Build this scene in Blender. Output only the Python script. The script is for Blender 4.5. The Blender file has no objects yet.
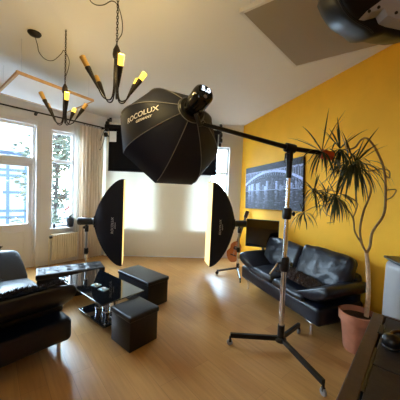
import bpy, bmesh, math, random
from mathutils import Vector, Matrix, noise
random.seed(7)
SKY_LO, SKY_HI = 2.6, 26.0
C = bpy.context.scene.collection
PI = math.pi
V = Vector

# ------------------------------------------------------------------ materials
MATS = {}
def srgb(r, g, b):
    f = lambda c: (c/255/12.92) if c/255 <= .04045 else ((c/255+.055)/1.055)**2.4
    return (f(r), f(g), f(b), 1)
def mat(name, col, rough=.5, metal=0, bump=0, bscale=60, var=0, vscale=4, coat=0, spec=.5, trans=0, emit=None, estr=0, sheen=0):
    m = bpy.data.materials.new(name); m.use_nodes = True
    nt = m.node_tree; b = nt.nodes['Principled BSDF']
    b.inputs['Base Color'].default_value = col
    b.inputs['Roughness'].default_value = rough
    b.inputs['Metallic'].default_value = metal
    b.inputs['Specular IOR Level'].default_value = spec
    b.inputs['Coat Weight'].default_value = coat
    b.inputs['Sheen Weight'].default_value = sheen
    b.inputs['Transmission Weight'].default_value = trans
    if emit:
        b.inputs['Emission Color'].default_value = emit
        b.inputs['Emission Strength'].default_value = estr
    if bump or var:
        tc = nt.nodes.new('ShaderNodeTexCoord')
    if var:
        n = nt.nodes.new('ShaderNodeTexNoise'); n.inputs['Scale'].default_value = vscale
        n.inputs['Detail'].default_value = 4
        nt.links.new(tc.outputs['Object'], n.inputs['Vector'])
        r = nt.nodes.new('ShaderNodeValToRGB')
        r.color_ramp.elements[0].position = .3; r.color_ramp.elements[1].position = .7
        r.color_ramp.elements[0].color = (*[c*(1-var) for c in col[:3]], 1)
        r.color_ramp.elements[1].color = (*[min(1, c*(1+var)) for c in col[:3]], 1)
        nt.links.new(n.outputs['Fac'], r.inputs['Fac'])
        nt.links.new(r.outputs['Color'], b.inputs['Base Color'])
    if bump:
        n2 = nt.nodes.new('ShaderNodeTexNoise'); n2.inputs['Scale'].default_value = bscale
        n2.inputs['Detail'].default_value = 3
        nt.links.new(tc.outputs['Object'], n2.inputs['Vector'])
        bp = nt.nodes.new('ShaderNodeBump'); bp.inputs['Strength'].default_value = bump
        bp.inputs['Distance'].default_value = .02
        nt.links.new(n2.outputs['Fac'], bp.inputs['Height'])
        nt.links.new(bp.outputs['Normal'], b.inputs['Normal'])
    MATS[name] = m
    return m

def floor_material():
    m = bpy.data.materials.new('laminate_floor'); m.use_nodes = True
    nt = m.node_tree; b = nt.nodes['Principled BSDF']; L = nt.links.new
    tc = nt.nodes.new('ShaderNodeTexCoord')
    mp = nt.nodes.new('ShaderNodeMapping'); mp.inputs['Rotation'].default_value = (0, 0, math.radians(50))
    L(tc.outputs['Object'], mp.inputs['Vector'])
    br = nt.nodes.new('ShaderNodeTexBrick')
    br.inputs['Scale'].default_value = 1.0
    br.inputs['Brick Width'].default_value = 1.2; br.inputs['Row Height'].default_value = .19
    br.inputs['Mortar Size'].default_value = .0018; br.inputs['Mortar Smooth'].default_value = .3
    br.inputs['Color1'].default_value = srgb(205, 158, 98); br.inputs['Color2'].default_value = srgb(193, 144, 85)
    br.inputs['Mortar'].default_value = srgb(165, 124, 78)
    L(mp.outputs['Vector'], br.inputs['Vector'])
    mp2 = nt.nodes.new('ShaderNodeMapping'); mp2.inputs['Scale'].default_value = (1.2, 16, 1)
    L(mp.outputs['Vector'], mp2.inputs['Vector'])
    n = nt.nodes.new('ShaderNodeTexNoise'); n.inputs['Scale'].default_value = 2.2; n.inputs['Detail'].default_value = 6
    L(mp2.outputs['Vector'], n.inputs['Vector'])
    rp = nt.nodes.new('ShaderNodeValToRGB')
    rp.color_ramp.elements[0].position = .3; rp.color_ramp.elements[0].color = (.78, .76, .72, 1)
    rp.color_ramp.elements[1].position = .7; rp.color_ramp.elements[1].color = (1, 1, 1, 1)
    L(n.outputs['Fac'], rp.inputs['Fac'])
    mx = nt.nodes.new('ShaderNodeMixRGB'); mx.blend_type = 'MULTIPLY'; mx.inputs['Fac'].default_value = .8
    L(br.outputs['Color'], mx.inputs['Color1']); L(rp.outputs['Color'], mx.inputs['Color2'])
    L(mx.outputs['Color'], b.inputs['Base Color'])
    b.inputs['Roughness'].default_value = .3
    b.inputs['Specular IOR Level'].default_value = .5
    MATS['floor'] = m

def glass_pane_material():
    m = bpy.data.materials.new('window_glass'); m.use_nodes = True
    nt = m.node_tree; nt.nodes.remove(nt.nodes['Principled BSDF'])
    out = nt.nodes['Material Output']
    t = nt.nodes.new('ShaderNodeBsdfTransparent'); t.inputs['Color'].default_value = (.95, .98, 1, 1)
    g = nt.nodes.new('ShaderNodeBsdfGlossy'); g.inputs['Roughness'].default_value = .02
    mx = nt.nodes.new('ShaderNodeMixShader'); mx.inputs['Fac'].default_value = .06
    nt.links.new(t.outputs[0], mx.inputs[1]); nt.links.new(g.outputs[0], mx.inputs[2])
    nt.links.new(mx.outputs[0], out.inputs['Surface'])
    MATS['pane'] = m

def cloth_translucent(name, col, fac):
    m = bpy.data.materials.new(name); m.use_nodes = True
    nt = m.node_tree; nt.nodes.remove(nt.nodes['Principled BSDF'])
    out = nt.nodes['Material Output']
    d = nt.nodes.new('ShaderNodeBsdfDiffuse'); d.inputs['Color'].default_value = col
    t = nt.nodes.new('ShaderNodeBsdfTranslucent'); t.inputs['Color'].default_value = col
    mx = nt.nodes.new('ShaderNodeMixShader'); mx.inputs['Fac'].default_value = fac
    nt.links.new(d.outputs[0], mx.inputs[1]); nt.links.new(t.outputs[0], mx.inputs[2])
    nt.links.new(mx.outputs[0], out.inputs['Surface'])
    MATS[name] = m

def print_material():
    m = bpy.data.materials.new('canvas_print'); m.use_nodes = True
    nt = m.node_tree; b = nt.nodes['Principled BSDF']
    a = nt.nodes.new('ShaderNodeVertexColor'); a.layer_name = 'Col'
    nt.links.new(a.outputs['Color'], b.inputs['Base Color'])
    b.inputs['Roughness'].default_value = .7
    MATS['print'] = m

floor_material(); glass_pane_material(); print_material()
cloth_translucent('backdrop_white', (.90, .84, .70, 1), .075)
cloth_translucent('sheer', (.88, .86, .82, 1), .45)
cloth_translucent('curtain', srgb(250, 238, 222), .45)
mat('wall_white', srgb(232, 229, 226), .85, bump=.05, bscale=80)
mat('ceiling', srgb(238, 236, 233), .9, bump=.04, bscale=50)
mat('wall_yellow', srgb(250, 184, 30), .75, bump=.08, bscale=90, var=.04, vscale=3)
mat('frame_white', srgb(228, 226, 226), .45)
mat('board_white', srgb(248, 250, 252), .6)
mat('pine', srgb(205, 165, 110), .6, var=.12, vscale=8)
mat('radiator', srgb(232, 220, 196), .4)
mat('leather', srgb(16, 20, 33), .36, bump=.12, bscale=35, spec=.40)
mat('leatherette', srgb(14, 15, 24), .38, bump=.06, bscale=120, spec=.5)
mat('fur', srgb(27, 21, 30), .95, sheen=.3)
mat('fur_brown', srgb(76, 61, 55), .95, sheen=.3)
mat('black_fabric', srgb(27, 30, 46), .6, bump=.05, bscale=150, spec=.3)
mat('black_cloth', srgb(20, 20, 30), .9)
mat('black_plastic', srgb(16, 16, 18), .35)
mat('black_gloss', srgb(10, 10, 12), .15)
mat('black_metal', srgb(20, 20, 22), .35, metal=.3)
mat('iron', srgb(38, 30, 26), .5, metal=.4)
mat('chrome', (.80, .84, .92, 1), .24, metal=1)
mat('steel', (.55, .55, .56, 1), .35, metal=1)
mat('black_glass', (.004, .005, .007, 1), .04, spec=.8)
mat('clear_glass', (.9, .95, .95, 1), .05, trans=.9)
mat('pale_glass', srgb(170, 200, 210), .15)
mat('piping', srgb(118, 116, 118), .6)
mat('letter', srgb(225, 222, 225), .6)
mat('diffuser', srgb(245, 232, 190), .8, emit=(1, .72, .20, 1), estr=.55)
mat('diffuser_off', srgb(245, 240, 228), .8)
mat('screen_lit', srgb(40, 50, 60), .3, emit=(.75, .88, 1, 1), estr=1.3)
mat('bulb_lit', srgb(255, 210, 90), .4, emit=(1, .62, .06, 1), estr=1.25)
mat('bulb_dim', srgb(190, 150, 78), .6)
mat('terracotta', srgb(196, 128, 98), .8, var=.12, vscale=9)
mat('soil', srgb(60, 44, 34), 1, bump=.5, bscale=60)
mat('bark', srgb(214, 178, 140), .85, bump=.4, bscale=70, var=.2, vscale=25)
mat('stem', srgb(158, 126, 84), .85, var=.2, vscale=30)
mat('leaf', srgb(58, 66, 40), .5, var=.25, vscale=14)
mat('plate_grey', srgb(170, 172, 180), .6)
mat('fixture_black', srgb(16, 16, 18), .4, spec=.25)
mat('orange', srgb(205, 84, 34), .6)
mat('appliance_white', srgb(172, 171, 171), .45)
mat('trunk_wood', srgb(72, 51, 35), .5, var=.2, vscale=14, bump=.1, bscale=30)
mat('trunk_dark', srgb(36, 30, 28), .55, var=.2, vscale=20, bump=.1, bscale=40)
mat('grey_panel', srgb(166, 157, 147), .9)
mat('fixture_grey', srgb(150, 152, 158), .45)
mat('guitar_top', srgb(190, 104, 40), .35, var=.1, vscale=6)
mat('guitar_dark', srgb(60, 34, 20), .4)
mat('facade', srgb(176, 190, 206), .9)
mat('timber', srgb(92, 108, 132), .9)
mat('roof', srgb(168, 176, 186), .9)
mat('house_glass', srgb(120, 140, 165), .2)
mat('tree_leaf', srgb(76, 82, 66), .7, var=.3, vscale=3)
mat('tree_wood', srgb(60, 52, 46), .9)
mat('street', srgb(95, 95, 95), .9)
mat('pot_dark', srgb(46, 50, 60), .5)
mat('flower', srgb(186, 104, 96), .7)

# ------------------------------------------------------------------ mesh builder
def frame_of(d):
    d = V(d).normalized()
    u = d.cross(V((0, 0, 1)))
    if u.length < 1e-4: u = V((1, 0, 0))
    u.normalize(); return u, d.cross(u).normalized()
class MB:
    def __init__(s): s.bm = bmesh.new()
    def box(s, lo, hi, M=None, bev=0, seg=2):
        lo, hi = V(lo), V(hi)
        r = bmesh.ops.create_cube(s.bm, size=1); vs = r['verts']
        c = (lo+hi)/2; d = hi-lo
        for v in vs: v.co = V((v.co.x*d.x, v.co.y*d.y, v.co.z*d.z))+c
        if bev:
            es = list({e for v in vs for e in v.link_edges})
            r2 = bmesh.ops.bevel(s.bm, geom=es, offset=bev, segments=seg, affect='EDGES', profile=.5)
            vs = list({v for f in r2['faces'] for v in f.verts} | {v for v in vs if v.is_valid})
        if M:
            for v in vs: v.co = M @ v.co
        return s
    def quad(s, pts):
        s.bm.faces.new([s.bm.verts.new(V(p)) for p in pts]); return s
    def tube(s, pts, r, n=8, cap=True):
        pts = [V(p) for p in pts]
        rs = r if isinstance(r, (list, tuple)) else [r]*len(pts)
        rings = []; pu = None
        for i, p in enumerate(pts):
            a = pts[max(i-1, 0)]; b = pts[min(i+1, len(pts)-1)]
            d = (b-a)
            if d.length < 1e-7: d = V((0, 0, 1))
            d.normalize()
            if pu is None: u, w = frame_of(d)
            else:
                u = pu - d*pu.dot(d)
                if u.length < 1e-5: u, _ = frame_of(d)
                u.normalize(); w = d.cross(u)
            pu = u
            rings.append([s.bm.verts.new(p+(u*math.cos(2*PI*k/n)+w*math.sin(2*PI*k/n))*rs[i]) for k in range(n)])
        for a, b in zip(rings, rings[1:]):
            for k in range(n): s.bm.faces.new((a[k], a[(k+1) % n], b[(k+1) % n], b[k]))
        if cap:
            s.bm.faces.new(rings[0][::-1]); s.bm.faces.new(rings[-1])
        return s
    def lathe(s, prof, org=(0, 0, 0), axis=(0, 0, 1), n=24, cap=True):
        # prof: list of (radius, height)
        u, w = frame_of(axis); ax = V(axis).normalized(); o = V(org); rings = []
        for r, h in prof:
            r = max(r, 1e-4)
            rings.append([s.bm.verts.new(o+ax*h+(u*math.cos(2*PI*k/n)+w*math.sin(2*PI*k/n))*r) for k in range(n)])
        for a, b in zip(rings, rings[1:]):
            for k in range(n): s.bm.faces.new((a[k], a[(k+1) % n], b[(k+1) % n], b[k]))
        if cap:
            s.bm.faces.new(rings[0][::-1]); s.bm.faces.new(rings[-1])
        return s
    def prism(s, poly, z0, z1, M=None):
        M = M or Matrix()
        a = [s.bm.verts.new(M @ V((x, y, z0))) for x, y in poly]
        b = [s.bm.verts.new(M @ V((x, y, z1))) for x, y in poly]
        n = len(poly)
        s.bm.faces.new(a[::-1]); s.bm.faces.new(b)
        for k in range(n): s.bm.faces.new((a[k], a[(k+1) % n], b[(k+1) % n], b[k]))
        return s
    def loft(s, rings, cap=True, closed=True):
        R = [[s.bm.verts.new(V(p)) for p in r] for r in rings]; n = len(R[0])
        for a, b in zip(R, R[1:]):
            for k in range(n if closed else n-1): s.bm.faces.new((a[k], a[(k+1) % n], b[(k+1) % n], b[k]))
        if cap:
            s.bm.faces.new(R[0][::-1]); s.bm.faces.new(R[-1])
        return s
    def rbox(s, c, size, r, M=None, puff=(0, 0, 0), m=8, k=3, fn=None):
        # soft rounded box with bulging faces
        h = [d/2 for d in size]; r = min(r, min(h)*.98)
        def axis(H):
            e = [-H + r*j/k for j in range(k)]
            return e + [-H+r + (2*H-2*r)*j/m for j in range(m+1)] + [-x for x in e[::-1]]
        ax = [axis(H) for H in h]
        N = len(ax[0])-1; vm = {}
        def vert(i, j, l):
            key = (i, j, l)
            if key in vm: return vm[key]
            q = V((ax[0][i], ax[1][j], ax[2][l]))
            cc = V([max(-(h[t]-r), min(h[t]-r, q[t])) for t in range(3)])
            d = q-cc
            p = cc + d.normalized()*r if d.length > 1e-9 else q
            nx, ny, nz = p.x/h[0], p.y/h[1], p.z/h[2]
            p = p + V((puff[0]*nx*(1-ny*ny)*(1-nz*nz), puff[1]*ny*(1-nx*nx)*(1-nz*nz), puff[2]*nz*(1-nx*nx)*(1-ny*ny)))
            if fn: p = fn(p, (nx, ny, nz))
            p = p+V(c)
            if M: p = M @ p
            vm[key] = s.bm.verts.new(p); return vm[key]
        for a in range(N):
            for b in range(N):
                for t in (0, N):
                    for f in (((t, a, b), (t, a+1, b), (t, a+1, b+1), (t, a, b+1)),
                              ((a, t, b), (a+1, t, b), (a+1, t, b+1), (a, t, b+1)),
                              ((a, b, t), (a+1, b, t), (a+1, b+1, t), (a, b+1, t))):
                        s.bm.faces.new([vert(*x) for x in f])
        return s
    def build(s, name, m, parent=None, smooth=None, world=False):
        bmesh.ops.recalc_face_normals(s.bm, faces=s.bm.faces[:])
        me = bpy.data.meshes.new(name); 
        if world and parent is not None:
            inv = wm(parent).inverted()
            for v in s.bm.verts: v.co = inv @ v.co
        s.bm.to_mesh(me); s.bm.free()
        me.materials.append(MATS[m])
        if smooth:
            me.shade_smooth()
            me.set_sharp_from_angle(angle=math.radians(smooth))
        o = bpy.data.objects.new(name, me); C.objects.link(o)
        if parent is not None: o.parent = parent
        return o
def wm(o):
    M = Matrix.LocRotScale(o.location, o.rotation_euler, o.scale)
    return wm(o.parent) @ M if o.parent else M
def tag(o, label, cat, group=None):
    o['label'] = label; o['category'] = cat
    if group: o['group'] = group
    return o
def thing(name, label, cat, loc=(0, 0, 0), rz=0, group=None):
    o = bpy.data.objects.new(name, None); C.objects.link(o); o.empty_display_size = .1
    o.location = loc; o.rotation_euler = (0, 0, rz)
    return tag(o, label, cat, group)
def struct(o): o['kind'] = 'structure'; return o
def sempty(name, M):
    o = bpy.data.objects.new(name, None); C.objects.link(o); o.empty_display_size = .1
    o.location = M.to_translation(); o['kind'] = 'structure'; return o
def copy_tree(o, parent=None):
    c = o.copy(); C.objects.link(c)
    if parent is not None: c.parent = parent
    for ch in list(o.children): copy_tree(ch, c)
    return c
def smooth_path(pts, n=6):
    pts = [V(p) for p in pts]; out = []
    for i in range(len(pts)-1):
        p0 = pts[max(i-1, 0)]; p1 = pts[i]; p2 = pts[i+1]; p3 = pts[min(i+2, len(pts)-1)]
        for k in range(n):
            t = k/n
            out.append(.5*((2*p1)+(p2-p0)*t+(2*p0-5*p1+4*p2-p3)*t*t+(3*p1-p0-3*p2+p3)*t**3))
    out.append(pts[-1]); return out
def text_mesh(name, txt, size, M, m, parent, shear=0, extrude=.001, bold=0.0):
    cu = bpy.data.curves.new(name, 'FONT'); cu.body = txt; cu.size = size; cu.align_x = 'CENTER'; cu.align_y = 'CENTER'
    cu.extrude = extrude; cu.shear = shear; cu.offset = bold
    t = bpy.data.objects.new(name, cu); C.objects.link(t)
    bpy.context.view_layer.update()
    me = bpy.data.meshes.new_from_object(t.evaluated_get(bpy.context.evaluated_depsgraph_get()))
    bpy.data.objects.remove(t); bpy.data.curves.remove(cu)
    me.transform(wm(parent).inverted() @ M)
    me.materials.clear(); me.materials.append(MATS[m]); me.name = name
    o = bpy.data.objects.new(name, me); C.objects.link(o); o.parent = parent
    return o

# ------------------------------------------------------------------ camera
H = 1.75; F = 250.0; P = math.radians(2.7); R = math.radians(2.4)
cp, sp, cr, sr = math.cos(P), math.sin(P), math.cos(R), math.sin(R)
right = V((cr, sr*sp, sr*cp)); up = V((-sr, cr*sp, cr*cp)); fwd = V((0, cp, -sp))
cam = bpy.data.cameras.new('camera'); co = bpy.data.objects.new('camera', cam); C.objects.link(co)
cam.sensor_width = 36; cam.lens = F/400*36; cam.clip_start = .02; cam.clip_end = 200
co.matrix_world = Matrix(((right.x, up.x, -fwd.x, 0), (right.y, up.y, -fwd.y, 0), (right.z, up.z, -fwd.z, H), (0, 0, 0, 1)))
bpy.context.scene.camera = co
def at(x, y, Y):
    """world point seen at photo position x, y whose distance into the room is Y"""
    d = right*((x-200)/F) + up*(-(y-200)/F) + fwd
    return V((0, 0, H)) + d*(Y/d.y)

# ------------------------------------------------------------------ room shell
K0 = V((-2.35, 6.15, 0)); K1 = V((1.02, 6.34, 0))
dA = V((-.643, -.766, 0)).normalized()                 # window wall, from the corner towards the camera
K2 = V((4.06, -1.6, 0)); K3 = K0 + dA*5.2; K4 = V((K3.x, -1.6, 0))
ROOM = [K0, K1, K2, K4, K3]
def ceil_z(y): return 3.35 + .073*(6.34-y)
def wall_frame(a, b):
    d = (b-a).normalized(); n = V((-d.y, d.x, 0))
    cen = V((-.5, 2.5, 0))
    if (cen-a).dot(n) > 0: n = -n                        # n points out of the room
    return Matrix(((d.x, n.x, 0, a.x), (d.y, n.y, 0, a.y), (0, 0, 1, 0), (0, 0, 0, 1))), (b-a).length
def wall(name, a, b, m, holes=(), th=.28):
    M, Ln = wall_frame(a, b)
    xs = sorted({0, Ln} | {v for h in holes for v in h[:2]})
    zs = sorted({0.0, 4.05} | {v for h in holes for v in h[2:4]})
    mb = MB(); bm = mb.bm; vd = {}
    def vt(x, y, z):
        k = (round(x, 4), y, round(z, 4))
        if k not in vd: vd[k] = bm.verts.new(M @ V((x, y, z)))
        return vd[k]
    solid = lambda i, j: 0 <= i < len(xs)-1 and 0 <= j < len(zs)-1 and not any(h[0]-1e-6 <= xs[i] and xs[i+1] <= h[1]+1e-6 and h[2]-1e-6 <= zs[j] and zs[j+1] <= h[3]+1e-6 for h in holes)
    for i in range(len(xs)-1):
        for j in range(len(zs)-1):
            if not solid(i, j): continue
            x0, x1, z0, z1 = xs[i], xs[i+1], zs[j], zs[j+1]
            for y in (0, th): bm.faces.new((vt(x0, y, z0), vt(x1, y, z0), vt(x1, y, z1), vt(x0, y, z1)))
            if not solid(i-1, j): bm.faces.new((vt(x0, 0, z0), vt(x0, th, z0), vt(x0, th, z1), vt(x0, 0, z1)))
            if not solid(i+1, j): bm.faces.new((vt(x1, 0, z0), vt(x1, th, z0), vt(x1, th, z1), vt(x1, 0, z1)))
            if not solid(i, j-1): bm.faces.new((vt(x0, 0, z0), vt(x1, 0, z0), vt(x1, th, z0), vt(x0, th, z0)))
            if not solid(i, j+1): bm.faces.new((vt(x0, 0, z1), vt(x1, 0, z1), vt(x1, th, z1), vt(x0, th, z1)))
    return struct(mb.build(name, m)), M
def portal(M, x0, x1, z0, z1, y=.30):
    l = bpy.data.lights.new('window_daylight', 'AREA'); l.shape = 'RECTANGLE'; l.size = x1-x0; l.size_y = z1-z0
    l.cycles.is_portal = True
    o = bpy.data.objects.new('window_daylight', l); C.objects.link(o)
    n = -(M.to_3x3() @ V((0, 1, 0)))                     # into the room
    p = M @ V(((x0+x1)/2, y, (z0+z1)/2))
    o.matrix_world = Matrix.Translation(p) @ n.to_track_quat('-Z', 'Z').to_matrix().to_4x4()
    return o
def ring(mb, x0, x1, z0, z1, w, y0, y1, M):
    mb.box((x0, y0, z0), (x0+w, y1, z1), M, .006); mb.box((x1-w, y0, z0), (x1, y1, z1), M, .006)
    mb.box((x0+w, y0, z0), (x1-w, y1, z0+w), M, .006); mb.box((x0+w, y0, z1-w), (x1-w, y1, z1), M, .006)
def window(name, M, x0, x1, z0, z1, bars_x=(), bars_z=(), y=.13, sill=True):
    e = sempty(name, M @ Matrix.Translation(((x0+x1)/2, y, z0)))
    mb = MB(); ring(mb, x0, x1, z0, z1, .055, y-.035, y+.035, M)
    for b in bars_x: mb.box((b-.04, y-.03, z0+.05), (b+.04, y+.03, z1-.05), M, .006)
    for b in bars_z: mb.box((x0+.05, y-.032, b-.035), (x1-.05, y+.032, b+.035), M, .006)
    mb.build('window_frame', 'frame_white', e, world=True)
    p = MB(); p.box((x0+.04, y-.004, z0+.04), (x1-.04, y+.004, z1-.04), M); p.build('pane', 'pane', e, world=True)
    if sill:
        q = MB(); q.box((x0-.03, -.05, z0-.035), (x1+.03, y-.03, z0+.002), M, .006); q.build('window_sill', 'frame_white', e, world=True)
    portal(M, x0, x1, z0, z1)
    return e
w_left, ML = wall('wall_left', K0, K3, 'wall_white', [(.70, 1.20, .77, 2.84), (1.48, 2.62, 0, 2.86)])
w_back, MBk = wall('wall_back', K0, K1, 'wall_white', [(.12, 1.25, .69, 2.8), (2.05, 3.05, .69, 2.8)])
w_right, MR = wall('wall_right', K1, K2, 'wall_yellow')
w_rear, MRe = wall('wall_rear', K4, K2, 'wall_yellow', [(3.4, 4.3, 1.2, 2.8)])
w_side, MS = wall('wall_side', K3, K4, 'wall_white')
mb = MB(); mb.prism([(p.x+q.x, p.y+q.y) for p, q in zip(ROOM, [V((-.1, .3)), V((.3, .3)), V((.3, -.3)), V((-.3, -.3)), V((-.3, .2))])], -.15, 0); fl = struct(mb.build('floor', 'floor'))
mb = MB(); pl = [(p.x+q.x, p.y+q.y) for p, q in zip(ROOM, [V((-.1, .3)), V((.3, .3)), V((.3, -.3)), V((-.3, -.3)), V((-.3, .2))])]
mb.loft([[(x, y, ceil_z(y)) for x, y in pl], [(x, y, ceil_z(y)+.15) for x, y in pl]]); struct(mb.build('ceiling', 'ceiling'))
window('window_1', ML, .70, 1.20, .77, 2.84, bars_z=(2.2,))
window('window_2', MBk, .12, 1.25, .69, 2.8, bars_x=(.68,), bars_z=(2.15,))
window('window_3', MBk, 2.05, 3.05, .69, 2.8, bars_x=(2.60,), bars_z=(2.15,))
window('rear_fill_window', MRe, 3.4, 4.3, 1.2, 2.8, bars_z=(2.2,))  # unseen opening behind the camera, added as fill light for camera-facing surfaces
# balcony door with a transom light
d1 = sempty('door_1', ML @ Matrix.Translation((2.05, .1, 0)))
mb = MB(); ring(mb, 1.48, 2.62, 0, 2.86, .05, .05, .16, ML); mb.box((1.53, .05, 2.10), (2.57, .16, 2.22), ML, .008)
mb.build('door_frame', 'frame_white', d1, world=True)
mb = MB(); mb.box((1.53, .09, 2.22), (2.57, .10, 2.81), ML); mb.build('transom_pane', 'pane', d1, world=True)
mb = MB(); ring(mb, 1.53, 2.57, .04, 2.10, .065, .07, .13, ML); mb.box((1.59, .07, .10), (2.51, .13, .90), ML); 
mb.build('door_leaf', 'frame_white', d1, world=True)
mb = MB(); mb.box((1.585, .095, .90), (2.515, .103, 2.05), ML); mb.build('door_pane', 'pane', d1, world=True)
mb = MB(); ring(mb, 1.64, 2.46, .14, .76, .03, .05, .075, ML); mb.build('panel_moulding', 'frame_white', d1, world=True)
mb = MB(); mb.box((2.53, .05, .98), (2.565, .072, 1.16), ML, .006); mb.tube([ML @ V((2.547, .05, 1.07)), ML @ V((2.547, .02, 1.07)), ML @ V((2.43, .02, 1.07))], .011, 8)
mb.build('door_handle', 'steel', d1, world=True)
portal(ML, 1.53, 2.57, .9, 2.8)
# casing round the door and skirting
mb = MB()
mb.box((1.40, -.02, 0), (1.48, 0, 2.94), ML, .006); mb.box((2.62, -.02, 0), (2.70, 0, 2.94), ML, .006); mb.box((1.48, -.02, 2.86), (2.62, 0, 2.94), ML, .006)
struct(mb.build('trim_1', 'frame_white'))
def skirting(name, M, spans):
    mb = MB()
    for a, b in spans: mb.box((a, -.018, 0), (b, 0, .09), M, .005)
    struct(mb.build(name, 'frame_white'))
skirting('baseboard_left', ML, [(.02, 1.40), (2.70, 5.1)])
skirting('baseboard_back', MBk, [(.02, 3.36)])
skirting('baseboard_right', MR, [(.03, 8.3)])

# ------------------------------------------------------------------ outside
mb = MB(); mb.box((-60, -40, -3.7), (60, 60, -3.6)); struct(mb.build('ground', 'street'))
hs = thing('half_timbered_house', 'pale half-timbered house with grid of beams seen through the balcony door', 'building', (-11.6, 12.6, -3.6), math.radians(34))
mb = MB(); mb.box((-5, 0, 0), (2.3, 6, 7.0)); mb.build('wall', 'facade', hs)
mb = MB(); mb.loft([[(-5.4, -.4, 6.9), (2.7, -.4, 6.9), (2.7, 6.4, 6.9), (-5.4, 6.4, 6.9)], [(-4.6, 3.0, 9.6), (-.6, 2.4, 9.6), (-.6, 3.6, 9.6), (-4.6, 3.6, 9.6)]]); mb.build('roof', 'roof', hs)
mb = MB()
for x in [-4.9+.80*i for i in range(10)]: mb.box((x-.07, -.03, 0), (x+.07, .01, 7))
for z in (2.2, 3.35, 3.7, 4.7, 5.6, 5.9, 6.8): mb.box((-5, -.035, z-.07), (2.3, .01, z+.07))
mb.build('timber_frame', 'timber', hs)
for x in (-3.6, -1.3, .95):
    for z in (3.95, 6.02, 2.35):
        mb = MB(); ring(mb, x-.33, x+.33, z, z+.85 if z < 6 else z+.7, .07, -.07, .0, Matrix()); mb.box((x-.03, -.06, z), (x+.03, 0, z+.7))
        w = mb.build('window', 'frame_white', hs)
        p = MB(); p.box((x-.28, -.04, z+.05), (x+.28, -.02, z+.65)); p.build('pane', 'house_glass', w)
tr = thing('leafy_tree', 'leafy tree outside the tall narrow window left of the curtain', 'tree', (-5.15, 8.85, -3.6))
mb = MB(); mb.tube(smooth_path([(0, 0, 0), (.1, 0, 2), (-.05, .1, 4), (.1, 0, 6.2), (0, 0, 7.4)], 4), [.10-.004*i for i in range(17)], 10); mb.build('trunk', 'tree_wood', tr, smooth=60)
rt = random.Random(3)
mb = MB(); tips = []
for i in range(46):
    z = rt.uniform(3.6, 7.3); a = rt.uniform(0, 2*PI); l = rt.uniform(.6, 1.5)
    e = V((math.cos(a)*l, math.sin(a)*l, z+rt.uniform(.2, .7))); mb.tube([(0, 0, z), V((0, 0, z)).lerp(e, .5)+V((0, 0, .1)), e], [.03, .02, .007], 5); tips.append((V((0, 0, z)), e))
mb.build('branches', 'tree_wood', tr)
mb = MB()
for i in range(3000):
    a, b = rt.choice(tips); p = a.lerp(b, rt.uniform(.3, 1.15)) + V((rt.gauss(0, .16), rt.gauss(0, .16), rt.gauss(0, .16)))
    n = V((rt.gauss(0, 1), rt.gauss(0, 1), rt.gauss(0, 1))).normalized(); u, w = frame_of(n); s = rt.uniform(.04, .085)
    mb.quad([p-u*s*1.5, p-w*s*.6, p+u*s*1.5, p+w*s*.6])
mb.build('foliage', 'tree_leaf', tr)

# ------------------------------------------------------------------ radiator, curtains, rod
rad = thing('radiator', 'cream ribbed radiator under the narrow window', 'radiator', ML @ V((.95, -.09, .1)))
mb = MB()
for i in range(11):
    x = .70+.0465*i; mb.box((x, -.14, .11), (x+.036, -.05, .64), ML, .012)
mb.box((.70, -.115, .13), (1.20, -.075, .17), ML); mb.box((.70, -.115, .57), (1.20, -.075, .62), ML)
mb.build('panel', 'radiator', rad, world=True, smooth=40)
mb = MB(); mb.box((.685, -.145, .635), (1.215, -.02, .655), ML, .004); mb.build('top_grille', 'radiator', rad, world=True)
mb = MB(); mb.tube([ML @ V((1.20, -.095, .60)), ML @ V((1.26, -.095, .60)), ML @ V((1.26, -.095, 0))], .011); mb.build('pipe', 'radiator', rad, world=True, smooth=40)
mb = MB(); mb.lathe([(.022, 0), (.028, .02), (.028, .05), (.018, .06)], ML @ V((1.20, -.095, .60)), ML.to_3x3() @ V((1, 0, 0)), 14); mb.build('valve_knob', 'black_plastic', rad, world=True, smooth=40)
for x in (.8, 1.06):
    mb = MB(); mb.box((x, -.06, .3), (x+.04, 0, .34), ML); mb.build('wall_bracket', 'radiator', rad, world=True)
def drape(x0, x1, z0, z1, folds, amp, y, seed, taper=0):
    rnd = random.Random(seed); mb = MB(); N = folds*10; rows = 14
    ph = [rnd.uniform(-.5, .5) for _ in range(folds+1)]; R = []
    for j in range(rows+1):
        v = j/rows; row = []
        for i in range(N+1):
            u = i/N; f = u*folds; a = amp*(.55+.45*v)*(1+.4*math.sin(5*f))
            x = x0+(x1-x0)*u + .012*math.sin(3*v+f) ; x += taper*v*(u-.5)
            yy = y - a*math.sin(2*PI*f + .6*math.sin(2.2*v+ph[int(min(f, folds))]))
            row.append(ML @ V((x, yy, z1+(z0-z1)*v)))
        R.append(row)
    mb.loft(R, cap=False, closed=False)
    bmesh.ops.solidify(mb.bm, geom=mb.bm.faces[:], thickness=.003)
    return mb
cu = thing('curtain', 'long beige pleated curtain hanging from the black rod', 'curtain', ML @ V((.4, -.12, .03)))
drape(.13, .68, .03, 3.03, 8, .028, -.13, 2).build('fabric', 'curtain', cu, world=True, smooth=80)
mb = MB()
for i in range(8):
    x = .16+.062*i; c = ML @ V((x, -.13, 3.06)); mb.tube([c+V((0, 0, .022))*math.cos(t*PI/5)+(ML.to_3x3() @ V((0, .022, 0)))*math.sin(t*PI/5) for t in range(11)], .003, 5)
mb.build('rings', 'iron', cu, world=True)
cs = thing('sheer_curtain', 'narrow white sheer curtain between narrow window and beige curtain', 'curtain', ML @ V((.66, -.10, .03)))
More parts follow.
